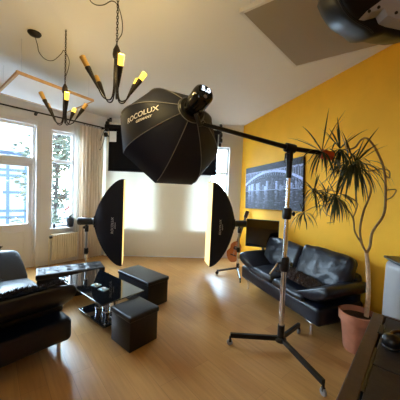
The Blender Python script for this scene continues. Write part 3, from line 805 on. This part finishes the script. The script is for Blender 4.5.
for fx, fy in ((.405, 2.74), (1.29, 3.02), (1.135, 2.09)):
    f = V((fx, fy, .085)); d = (f-V((S0.x, S0.y, .085))); dn = d.normalized(); w = V((-dn.y, dn.x, 0))
    s0 = V((S0.x, S0.y, .115))+dn*.03
    mb = MB(); e1 = f+V((0, 0, .03)); 
    mb.loft([[q-w*.014+V((0, 0, -.024)), q+w*.016+V((0, 0, -.024)), q+w*.016+V((0, 0, .024)), q-w*.016+V((0, 0, .024))] for q in (s0, e1)])
    lg = mb.build('leg', 'black_metal', st, world=True)
    mb = MB(); mb.tube([f+V((0, 0, .02)), f+V((0, 0, -.02))], .012, 8); mb.box(f+V((-.013, -.013, -.045)), f+V((.013, .013, -.01))); ck = mb.build('caster_fork', 'black_plastic', lg, world=True)
    mb = MB(); mb.lathe([(.010, -.012), (.030, -.012), (.034, -.006), (.034, .006), (.030, .012), (.010, .012)], V((fx, fy, .034))+dn*.004, w, 20); mb.build('caster_wheel', 'fixture_grey', lg, world=True, smooth=40)
# boom arm
bE = at(330, 154.5, 2.78); bS = at(203, 124, 2.55); bP = topp + V((0, 0, .02))
mb = MB(); mb.tube([bS, bS.lerp(bP, .5), bP, bE], [.020, .023, .026, .024], 14); bo = mb.build('boom_arm', 'black_metal', st, world=True, smooth=40)
mb = MB(); bd = (bE-bS).normalized(); mb.tube([bP-bd*.055, bP+bd*.055], .048, 16); mb.tube([pz(topp.z-.12), pz(topp.z)], .036, 14); mb.build('boom_clamp', 'black_plastic', st, world=True, smooth=40)
mb = MB(); c = bP+V((-.02, -.03, -.05)); mb.tube([c, c+V((-.04, -.02, -.02)), c+V((-.05, -.03, -.12))], [.012, .010, .007], 8); mb.build('clamp_handle', 'black_plastic', st, world=True, smooth=40)
mb = MB(); cb = at(325, 155, 2.76); mb.tube([cb+V((-.045, 0, .012)), cb+V((.075, .0, -.012))], [.052, .052], 18); mb.build('counterweight', 'orange', st, world=True, smooth=40)
# tilt bracket gripping the flash
fm = ringp+a_*.10
mb = MB(); mb.tube([bS, bS+V((-.03, 0, -.02)), fm+V((.0, 0, -.09)), fm], [.018, .022, .024, .020], 12); mb.tube([fm+V((0, .0, -.05)), fm+V((.03, -.05, -.12))], .009, 8); mb.build('tilt_bracket', 'black_plastic', st, world=True, smooth=40)

# strip softboxes
def strip_box(label, rim_c, face, roll, hh, ww, Dp, parent_label, diff, text_dir):
    """face: direction the diffuser looks"""
    z = -V(face).normalized(); e = thing('strip_softbox', label, 'softbox', rim_c)
    M = axis_matrix(rim_c, z, (roll, 0, 1))               # local y up, z backwards from rim to lamp
    def sec(d):
        k = max(0, 1-(d/Dp)**1.5)**.667; a = max(.075, ww/2*(k**.6)); b = max(.10, hh/2*k)
        pts = []
        for (x0, y0, x1, y1) in ((-a, -b, a, -b), (a, -b, a, b), (a, b, -a, b), (-a, b, -a, -b)):
            for t in range(6): pts.append(M @ V((x0+(x1-x0)*t/6, y0+(y1-y0)*t/6, d)))
        return pts
    ds = [Dp*math.sin(i/14*PI/2*.985) for i in range(15)]
    mb = MB(); mb.loft([sec(d) for d in ds], cap=False); mb.build('shell', 'black_fabric', e, world=True, smooth=35)
    mb = MB(); o = [(-ww/2, -hh/2), (ww/2, -hh/2), (ww/2, hh/2), (-ww/2, hh/2)]
    mb.loft([[M @ V((x, y, 0)) for x, y in o], [M @ V((x, y, -.035)) for x, y in o], [M @ V((x*.96, y*.99, -.035)) for x, y in o], [M @ V((x*.96, y*.99, 0)) for x, y in o]], cap=False); mb.build('rim', 'black_fabric', e, world=True)
    mb = MB(); mb.prism([(x*.96, y*.985) for x, y in o], -.040, -.028, M); mb.build('diffuser', diff, e, world=True)
    rp = M @ V((0, 0, Dp)); 
    mb = MB(); mb.lathe([(.07, -.04), (.10, -.03), (.10, .0), (.07, .01)], rp, z, 24); mb.build('speed_ring', 'black_metal', e, world=True, smooth=40)
    # lettering on the flank that faces the camera
    sx = 1 if (M.to_3x3() @ V((1, 0, 0))).y < 0 else -1
    d0 = Dp*.30; wk = lambda d: ww/2*(1-(d/Dp)**1.5)**.364; a0 = wk(d0); d1_ = d0+.02; a1 = wk(d1_)
    t = V((sx*(a1-a0), 0, .02)).normalized(); n = V((t.z*sx, 0, -t.x*sx)); n = n if n.x*sx > 0 else -n
    p = V((sx*a0, -.05, d0))+n*.012
    up_l = V((0, 1, 0)); xx = up_l*text_dir; yy = n.cross(xx)
    ML_ = Matrix(((xx.x, yy.x, n.x, p.x), (xx.y, yy.y, n.y, p.y), (xx.z, yy.z, n.z, p.z), (0, 0, 0, 1)))
    text_mesh('lettering', 'ROCOLUX', .062, M @ ML_, 'letter', e, .2)
    text_mesh('lettering', 'GERMANY', .026, M @ ML_ @ Matrix.Translation((0, -.05, 0)), 'letter', e, .2)
    f = thing('studio_flash', parent_label, 'studio flash', rp)
    mb = MB(); mb.lathe([(.075, .012), (.062, .03), (.072, .26), (.06, .28), (.002, .285)], rp, z, 24); mb.build('body', 'black_plastic', f, world=True, smooth=35)
    c = rp+z*.13
    mb = MB(); mb.box((-.02, -.15, .11), (.02, -.05, .15), M @ Matrix.Translation((0, 0, Dp)), .004); mb.build('bracket', 'black_plastic', f, world=True)
    mb = MB(); mb.tube([c+V((0, 0, -.10)), c+V((0, -.09, -.10))], .012, 8); mb.lathe([(.02, 0), (.024, .01), (.024, .03), (.015, .035)], c+V((0, -.07, -.10)), (0, -1, 0), 12); mb.build('tilt_knob', 'black_plastic', f, world=True, smooth=40)
    mb = MB(); mb.lathe([(.02, .0), (.02, .008), (.003, .010)], rp+z*.284, z, 12); mb.build('dial', 'steel', f, world=True)
    return c
def light_stand(label, c, feet, name='light_stand', casters=True):
    e = thing(name, label, 'light stand', (c.x, c.y, 0)); t = c.z-.13
    mb = MB(); mb.tube([(c.x, c.y, .10), (c.x, c.y, t*.55)], .024, 12); mb.build('lower_tube', 'chrome' if casters else 'black_metal', e, world=True, smooth=40)
    mb = MB(); mb.tube([(c.x, c.y, t*.55), (c.x, c.y, t)], .019, 12); mb.build('upper_tube', 'steel' if casters else 'black_metal', e, world=True, smooth=40)
    mb = MB(); mb.tube([(c.x, c.y, t*.55-.05), (c.x, c.y, t*.55+.05)], .036, 12); mb.tube([(c.x, c.y, t*.55), (c.x+.05, c.y-.03, t*.55)], .010, 8); mb.build('collar', 'black_plastic', e, world=True, smooth=40)
    mb = MB(); mb.tube([(c.x, c.y, t-.06), (c.x, c.y, t+.05)], .034, 12); mb.build('spigot', 'black_plastic', e, world=True, smooth=40)
    mb = MB(); mb.tube([(c.x, c.y, .07), (c.x, c.y, .22)], .027, 12); mb.build('leg_hub', 'black_plastic', e, world=True, smooth=40)
    for dx, dy in feet:
        f = V((c.x+dx, c.y+dy, .03 if not casters else .075)); 
        mb = MB(); mb.tube([(c.x, c.y, .12), f], .020, 8); lg = mb.build('leg', 'black_plastic', e, world=True, smooth=40)
        mb = MB()
        if casters:
            w = V((-dy, dx, 0)).normalized(); mb.lathe([(.01, -.012), (.03, -.012), (.034, 0), (.03, .012), (.01, .012)], V((f.x, f.y, .034)), w, 16); mb.tube([f+V((0, 0, .02)), (f.x, f.y, .035)], .010, 8); mb.build('caster', 'black_plastic', lg, world=True, smooth=40)
        else:
            mb.tube([f+V((0, 0, 0)), f+V((dx*.06, dy*.06, -.012))], .018, 8); mb.build('rubber_foot', 'black_plastic', lg, world=True, smooth=40)
    return e
YL = 4.7
cL = strip_box('tall black strip softbox at left, in front of the beige curtain', at(121.5, 221.5, YL), (.972, .235, 0), .075, 1.60, .36, .48,
               'black flash head behind the strip softbox by the curtain', 'diffuser', 1)
light_stand('light stand carrying the strip softbox by the curtain', cL, [(-.25, .28), (.40, .05), (-.10, -.34)], casters=True)
YRr = 5.0
cR = strip_box('tall black strip softbox at right with glowing yellowish front', at(210.5, 223.5, YRr), (-.968, -.25, 0), .04, 1.66, .34, .50,
               'black flash head behind the strip softbox near the television', 'diffuser', 1)
light_stand('light stand with low castered legs near the far end of the right sofa', cR, [(-.43, -.10), (.10, .40), (-.02, -.52)], casters=True)

# ------------------------------------------------------------------ television, guitar, picture
tv = thing('television', 'flat black television on a pole stand behind the sofa, below the picture', 'television', (1.25, 4.90, 0), math.radians(-17))
p0, p1, p2, p3 = at(246, 245, 4.98), at(278.6, 249, 4.80), at(278.6, 222, 4.80), at(246, 219, 4.98)
w_ = (p1-p0).length; 
Mi = wm(tv).inverted(); c_ = (p0+p1+p2+p3)/4; cl_ = Mi @ c_
mb = MB(); mb.box((cl_.x-w_/2, cl_.y, cl_.z-.275), (cl_.x+w_/2, cl_.y+.04, cl_.z+.275), None, .006); mb.build('housing', 'black_plastic', tv)
mb = MB(); mb.box((cl_.x-w_/2+.012, cl_.y-.003, cl_.z-.255), (cl_.x+w_/2-.012, cl_.y+.001, cl_.z+.263)); mb.build('screen', 'black_glass', tv)
mb = MB(); mb.tube([(cl_.x+.03, cl_.y+.06, .02), (cl_.x+.03, cl_.y+.06, cl_.z)], .028, 14); mb.build('pole', 'fixture_grey', tv, smooth=40)
mb = MB(); mb.rbox((cl_.x+.02, cl_.y+.06, .0125), (.40, .22, .025), .012); mb.build('base', 'black_metal', tv, smooth=40)
gt = thing('guitar', 'orange-brown acoustic guitar leaning in the far right corner', 'guitar', at(231.5, 258, 5.72))
gb = at(231, 262, 5.62); gh = at(247.5, 211, 5.92); gb.z = max(gb.z, .02)
ax = (gh-gb).normalized(); gn = (V((-.25, -1, .2)) - ax*V((-.25, -1, .2)).dot(ax)).normalized(); MG = axis_matrix(gb, gn, ax)
gx = lambda t: .185*(math.sin(PI*min(1, t*1.0))**.55)*(1-.28*math.exp(-((t-.60)/.13)**2)) * (1-.14*t)
poly = [(gx(i/20), .50*i/20) for i in range(21)]; poly = poly + [(-x, y) for x, y in poly[::-1]]
def dedup(pl):
    out = []
    for q in pl:
        if not out or (abs(q[0]-out[-1][0])+abs(q[1]-out[-1][1])) > 1e-4: out.append(q)
    if abs(out[0][0]-out[-1][0])+abs(out[0][1]-out[-1][1]) < 1e-4: out.pop()
    return out
mb = MB(); mb.prism(dedup(poly), -.10, 0, MG); mb.build('body', 'guitar_top', gt, world=True)
mb = MB(); mb.lathe([(.048, .001), (.048, .004), (.001, .004)], MG @ V((0, .33, 0)), gn, 20); mb.build('sound_hole', 'guitar_dark', gt, world=True)
GL = (gh-gb).length
mb = MB(); mb.box((-.026, .48, -.03), (.026, GL-.16, .008), MG, .004); mb.build('neck', 'guitar_dark', gt, world=True)
mb = MB(); mb.box((-.04, GL-.17, -.02), (.04, GL, .004), MG, .008); hd = mb.build('headstock', 'guitar_dark', gt, world=True)
mb = MB(); mb.box((-.07, .15, .0), (.07, .175, .012), MG, .003); mb.build('bridge', 'guitar_dark', gt, world=True)
for s in (-1, 1):
    for k in range(3):
        mb = MB(); mb.tube([MG @ V((s*.035, GL-.14+.045*k, -.008)), MG @ V((s*.058, GL-.14+.045*k, -.008))], .008, 8); mb.build('tuning_peg', 'steel', hd, world=True)
for k in range(6):
    mb = MB(); x = -.02+.008*k; mb.tube([MG @ V((x, .165, .013)), MG @ V((x*.8, GL-.15, .011))], .001, 4); mb.build('string', 'steel', gt, world=True)
# canvas picture of a bridge, hanging a little crooked
pT = MR.to_3x3() @ V((1, 0, 0)); pN = -(MR.to_3x3() @ V((0, 1, 0)))
def onR(t, z, off): return MR @ V((t, -off, z))
tilt = math.radians(3.4)
pc = onR(1.24, 1.845, .0)
px_ = (pT*math.cos(tilt)+V((0, 0, 1))*math.sin(tilt)); py_ = (V((0, 0, 1))*math.cos(tilt)-pT*math.sin(tilt))
MP = Matrix(((px_.x, py_.x, pN.x, pc.x), (px_.y, py_.y, pN.y, pc.y), (px_.z, py_.z, pN.z, pc.z), (0, 0, 0, 1)))
pic = thing('wall_picture', 'large blue-grey canvas picture of an arched bridge on the yellow wall', 'picture', pc)
PW, PH = 1.86, .95
mb = MB(); mb.box((-PW/2, -PH/2, .004), (PW/2, PH/2, .045), MP, .004); mb.build('canvas', 'black_cloth', pic, world=True)
mb = MB(); NX, NY = 150, 76
grid = [[mb.bm.verts.new(MP @ V((-PW/2+PW*i/NX, -PH/2+PH*j/NY, .0465))) for j in range(NY+1)] for i in range(NX+1)]
cl = mb.bm.loops.layers.color.new('Col')
rp_ = random.Random(11); hs_ = [rp_.random() for _ in range(400)]
def art(u, v):
    # sky, long shallow arch with trusses, row of houses, water
    n1 = noise.noise(V((u*60, v*34, 3))); n2 = noise.noise(V((u*14, v*70, 7))); n3 = noise.noise(V((u*9, v*6, 1)))
    arch = .50+.36*(1-((u-.50)/.60)**2); deck = .86+.015*math.sin(u*3)
    if v > deck: c = .22+.08*n1+.05*n3
    elif v > deck-.035: c = .50+.15*n1
    elif arch > v > arch-.055: c = .60+.15*n1
    elif v > arch: c = .34+(.16 if (u*30) % 1 < .3 else 0)+.12*n1
    elif arch-.12 < v: c = .26+(.18 if (u*26+v*6) % 1 < .25 or (u*26-v*6) % 1 < .25 else 0)+.1*n1
    elif v > .44:
        b = int(u*30); top = .50+.17*hs_[b]
        if v < top: c = .24+.34*hs_[b+50]+(.16 if (u*120) % 1 < .45 and (v*38) % 1 < .5 else 0)+.14*n1
        else: c = .30+.16*n1
    elif v > .415: c = .52+.1*n1
    else:
        b = int(u*30+n2*.8); c = .20+.26*hs_[(b+50) % 400]*(v/.41)+.20*max(0, n2)+.08*n1
    c = max(.05, min(.9, c*1.4+.06))**1.5
    return (c*.88, c*.95, c*1.16+.010, 1)
for i in range(NX):
    for j in range(NY):
        f = mb.bm.faces.new((grid[i][j], grid[i+1][j], grid[i+1][j+1], grid[i][j+1])); col = art((i+.5)/NX, (j+.5)/NY)
        for lp in f.loops: lp[cl] = col
mb.build('print', 'print', pic, world=True)

# ------------------------------------------------------------------ dracaena
PC = V((1.83, 2.76, 0))
dr_ = thing('potted_dracaena', 'tall spindly dracaena with drooping leaf heads in a terracotta pot', 'potted plant', PC)
mb = MB(); mb.lathe([(.115, 0), (.125, .03), (.165, .33), (.17, .34), (.188, .345), (.192, .43), (.175, .435), (.165, .36), (.16, .36), (.0, .36)], PC, n=32, cap=True); mb.build('pot', 'terracotta', dr_, world=True, smooth=40)
mb = MB(); mb.lathe([(.162, .36), (.16, .375), (.08, .385), (.001, .385)], PC, n=24); mb.build('soil', 'soil', dr_, world=True, smooth=50)
Y0 = 2.78
tr0 = V((PC.x+.10, PC.y, .37))
mb = MB(); fork = at(366.5, 253, Y0); mb.tube(smooth_path([tr0, at(368.5, 292, Y0), at(368, 270, Y0), fork], 5), [.026-.0004*i for i in range(16)], 12); mb.build('trunk', 'bark', dr_, world=True, smooth=60)
def stem(pts, r0, r1):
    P_ = smooth_path([at(*q) for q in pts], 6); n = len(P_); mb = MB(); mb.tube(P_, [r0+(r1-r0)*i/(n-1) for i in range(n)], 8); mb.build('branch', 'stem', dr_, world=True, smooth=60)
stem([(366.5, 253, 2.78), (370, 246, 2.78), (372.5, 232, 2.78), (383, 216, 2.79), (385.5, 200, 2.8), (384.5, 172, 2.8), (377.5, 152.5, 2.8), (368, 139, 2.8), (361, 140, 2.8), (354, 148, 2.8), (342, 150, 2.82)], .015, .009)
stem([(385.5, 200, 2.8), (392, 197, 2.8), (396, 190, 2.8), (388, 190, 2.8), (385, 192, 2.8)], .006, .005)
stem([(384.5, 174, 2.8), (389, 178, 2.8), (389, 171, 2.8), (380, 169, 2.8), (368, 171, 2.78), (356, 165, 2.76)], .007, .006)
stem([(366.5, 253, 2.78), (362, 244, 2.78), (360, 229, 2.78), (364, 210, 2.78), (368.5, 199, 2.78), (371, 188, 2.78), (366, 176, 2.76), (356, 166, 2.75)], .013, .008)
stem([(362, 244, 2.78), (355, 232, 2.8), (353, 218, 2.82), (346, 208, 2.85), (336, 197, 2.88)], .010, .007)
stem([(353, 218, 2.82), (357, 203, 2.84), (345, 196, 2.86), (330, 190, 2.9), (316, 191, 2.92)], .006, .006)
stem([(336, 200, 2.88), (326, 205, 2.9), (314, 207, 2.92), (303, 213, 2.92)], .006, .004)
stem([(322, 208, 2.9), (326, 214, 2.9), (331, 217, 2.9), (333, 222, 2.9), (327, 223, 2.9)], .004, .003)
stem([(342, 150, 2.82), (334, 154, 2.8), (324, 157, 2.76), (322, 151, 2.74)], .008, .007)
stem([(356, 166, 2.75), (350, 160, 2.77), (345, 154, 2.8)], .007, .006)
stem([(356, 190, 2.84), (357, 202, 2.84)], .004, .005)
def rosette(c, n, ln, upf, seed, wd=.011):
    rnd = random.Random(seed); mb = MB(); c = V(c)
    for i in range(n):
        a = rnd.uniform(0, 2*PI); isup = rnd.random() < upf
        el = rnd.uniform(.5, 1.35) if isup else rnd.uniform(-.9, .55)
        L_ = ln*rnd.uniform(.6, 1.1); d = V((math.cos(a)*math.cos(el), math.sin(a)*math.cos(el), math.sin(el)))
        g = .55 if isup else 2.4; p = c+d*.01; side = d.cross(V((0, 0, 1)))
        if side.length < .05: side = V((1, 0, 0))
        side.normalize(); rows = []; N = 7; v = d.copy(); ww = wd*rnd.uniform(.7, 1.2)
        for k in range(N+1):
            t = k/N; w = ww*(.55+.9*t if t < .35 else 1.0*(1-((t-.35)/.65)**1.6)+.05)
            up_ = v.cross(side).normalized()*w*.35
            rows.append([p-side*w, p+up_*-.6, p+side*w])
            v = (v+V((0, 0, -g*(t+.25)/N*1.2))).normalized(); p = p+v*L_/N
        mb.loft(rows, cap=False, closed=False)
    return mb.build('leaf_rosette', 'leaf', dr_, world=True, smooth=70)
rosette(at(322, 152, 2.74), 38, .42, .32, 1)
rosette(at(340, 149, 2.82), 32, .36, .22, 2)
rosette(at(354, 165, 2.75), 64, .46, .06, 3, .013)
rosette(at(349, 160, 2.80), 26, .34, .10, 4)
rosette(at(314, 191, 2.92), 34, .32, .16, 5, .009)
rosette(at(336, 197, 2.88), 52, .38, .08, 6)
rosette(at(327, 194, 2.90), 26, .30, .12, 7, .009)
rosette(at(303, 213, 2.92), 22, .26, .08, 8, .008)

# ------------------------------------------------------------------ appliance, trunk, gadget
AC = V((2.16, 2.42, 0))
ac = thing('air_conditioner', 'white floor-standing appliance with black top at the right edge', 'appliance', AC, math.radians(-14))
mb = MB(); mb.rbox((0, 0, .565), (.42, .40, 1.05), .07, puff=(.006, .006, 0)); mb.build('housing', 'appliance_white', ac, smooth=50)
mb = MB(); mb.rbox((0, 0, 1.10), (.43, .41, .03), .014); mb.build('top_cover', 'black_plastic', ac, smooth=50)
mb = MB()
for k in range(8): mb.box((-.15, -.208, .75+.035*k), (.15, -.197, .765+.035*k))
mb.build('vent_slats', 'fixture_grey', ac)
for x in (-.15, .15):
    for y in (-.14, .14):
        mb = MB(); mb.lathe([(.01, -.012), (.026, -.012), (.028, 0), (.026, .012), (.01, .012)], (x, y, .028), (0, 1, 0), 14); mb.tube([(x, y, .03), (x, y, .06)], .012, 8); mb.build('caster', 'black_plastic', ac, smooth=40)
sb = thing('black_box_speaker', 'small upright black speaker standing on the white appliance', 'speaker', AC+V((.05, -.0, 1.116)), math.radians(-14))
mb = MB(); mb.box((-.06, -.06, 0), (.06, .06, .20), None, .008); mb.build('cabinet', 'black_plastic', sb)
mb = MB(); mb.lathe([(.045, 0), (.04, .004), (.02, .002), (.001, .006)], (0, -.06, .075), (0, -1, 0), 20); mb.build('cone', 'black_cloth', sb, smooth=40)
mb = MB(); mb.lathe([(.02, 0), (.018, .003), (.001, .005)], (0, -.06, .155), (0, -1, 0), 16); mb.build('tweeter', 'black_cloth', sb, smooth=40)

TK = V((1.535, 2.11, 0)); tl = thing('storage_chest', 'dark wooden chest with brown border in the bottom right corner', 'trunk', TK, math.atan2(-.747, -.665))
# local x runs towards the camera along the edge, local y away to the right
TL, TW, TZ = 1.35, .80, .75
mb = MB(); mb.box((.015, .015, 0), (TL, TW, TZ-.06), None, .006); mb.build('body', 'trunk_wood', tl)
mb = MB(); mb.box((0, 0, TZ-.06), (TL, .08, TZ), None, .006); mb.box((0, .08, TZ-.06), (.03, TW, TZ), None, .004); mb.build('border', 'trunk_wood', tl)
xs = [(.035, .335), (.345, .80), (.81, 1.34)]
for a, b in xs:
    mb = MB(); mb.box((a, .092, TZ-.058), (b, TW, TZ-.004), None, .005); mb.build('lid_panel', 'trunk_dark', tl)
mb = MB(); mb.rbox((.30, .085, TZ+.001), (.16, .035, .014), .006); mb.build('latch', 'black_metal', tl, smooth=40)
mb = MB(); mb.box((.60, .08, TZ-.05), (1.10, .093, TZ-.001)); mb.build('groove', 'black_plastic', tl)
mb = MB(); mb.box((.52, -.004, TZ-.30), (.60, .016, TZ-.05), None, .003); mb.build('strap', 'trunk_dark', tl)
hp_p = atz(391, 347, TZ); 
hp = thing('headphones', 'black headphones lying on the dark wooden chest', 'headphones', (hp_p.x, hp_p.y, TZ), math.radians(20))
for (x, y, rz) in ((0, 0, 0), (.05, -.15, 0)):
    mb = MB(); mb.lathe([(.02, 0), (.045, .002), (.054, .025), (.052, .06), (.038, .078), (.002, .084)], (x, y, 0), n=22); cpo = mb.build('earcup', 'black_plastic', hp, smooth=45)
    mb = MB(); mb.lathe([(.03, .0), (.05, -.0), (.054, .008), (.05, .018)], (x, y, .0), n=22); mb.build('ear_pad', 'leatherette', cpo, smooth=45)
mb = MB(); mb.tube(smooth_path([(.02, .02, .07), (.09, .03, .075), (.16, -.02, .07), (.18, -.10, .07), (.14, -.17, .07), (.06, -.15, .07)], 6), .013, 10); mb.build('headband', 'black_plastic', hp, smooth=60)

# ------------------------------------------------------------------ black fixture above the camera's right
fx = thing('hanging_fixture', 'black rounded fixture with grey bracket plate hanging at the upper right corner', 'studio lamp', (.95, 1.25, 2.9))
pf = [at(329, -6, 1.3), at(334, 6, 1.3), at(341, 17, 1.3), at(352, 26, 1.3), at(362, 31, 1.3), at(368, 37, 1.3), at(375, 37.5, 1.3), at(381, 35.5, 1.3), at(392, 38, 1.3), at(408, 40, 1.3), at(425, 30, 1.3), at(430, -10, 1.3), at(420, -50, 1.3), at(360, -50, 1.3), at(335, -28, 1.3)]
cen = sum(pf, V())/len(pf)
mb = MB(); rings = []
for k, dy in ((.80, -.05), (.94, -.035), (1, .0), (1, .10), (.95, .16), (.8, .20)):
    rings.append([cen+(q-cen)*k+V((0, dy, dy*.35)) for q in pf])
mb.loft(rings); mb.build('housing', 'fixture_black', fx, world=True, smooth=50)
pp = [at(365.5, 12.5, 1.2), at(371, 13.5, 1.2), at(383, 10, 1.2), at(386, 17, 1.2), at(393, 20, 1.2), at(412, 24, 1.2), at(412, -6, 1.2), at(388, -4, 1.2)]
mb = MB(); mb.loft([[q+V((0, -.012, 0)) for q in pp], [q+V((0, .05, 0)) for q in pp]]); mb.build('bracket_plate', 'plate_grey', fx, world=True)
for x, y in ((369, 11.5), (378.5, 7.5), (396, 13)):
    mb = MB(); mb.lathe([(.007, 0), (.007, .004), (.001, .005)], at(x, y, 1.187), (0, -1, 0), 12); mb.build('screw', 'black_metal', fx, world=True)
mb = MB(); mb.tube(smooth_path([cen+(q-cen)*.94+V((0, -.036, -.012)) for q in pf[:6]], 4), .004, 6); mb.build('edge_trim', 'black_metal', fx, world=True, smooth=50)
mb = MB(); hh_ = V((cen.x+.05, cen.y+.10, 0)); mb.tube([V((hh_.x, hh_.y, cen.z+.05)), V((hh_.x, hh_.y, ceil_z(hh_.y)))], .025, 12); mb.build('ceiling_pole', 'black_metal', fx, world=True, smooth=40)

# ------------------------------------------------------------------ sky and exposure
w = bpy.data.worlds.new('sky'); bpy.context.scene.world = w; w.use_nodes = True
nt = w.node_tree; bg = nt.nodes['Background']; bg.inputs['Color'].default_value = (.64, .83, 1.0, 1)
tc = nt.nodes.new('ShaderNodeTexCoord'); vm_ = nt.nodes.new('ShaderNodeVectorMath'); vm_.operation = 'DOT_PRODUCT'
vm_.inputs[1].default_value = V((-.70, .66, .28)).normalized()          # the bright side of the overcast sky
nt.links.new(tc.outputs['Generated'], vm_.inputs[0])
mr = nt.nodes.new('ShaderNodeMapRange'); mr.interpolation_type = 'SMOOTHSTEP'
for k, v_ in (('From Min', -.3), ('From Max', 1.0), ('To Min', SKY_LO), ('To Max', SKY_HI)): mr.inputs[k].default_value = v_
nt.links.new(vm_.outputs['Value'], mr.inputs['Value']); nt.links.new(mr.outputs['Result'], bg.inputs['Strength'])
vs = bpy.context.scene.view_settings
vs.view_transform = 'Standard'; vs.look = 'None'; vs.gamma = 1; vs.use_curve_mapping = False; vs.exposure = 1.25
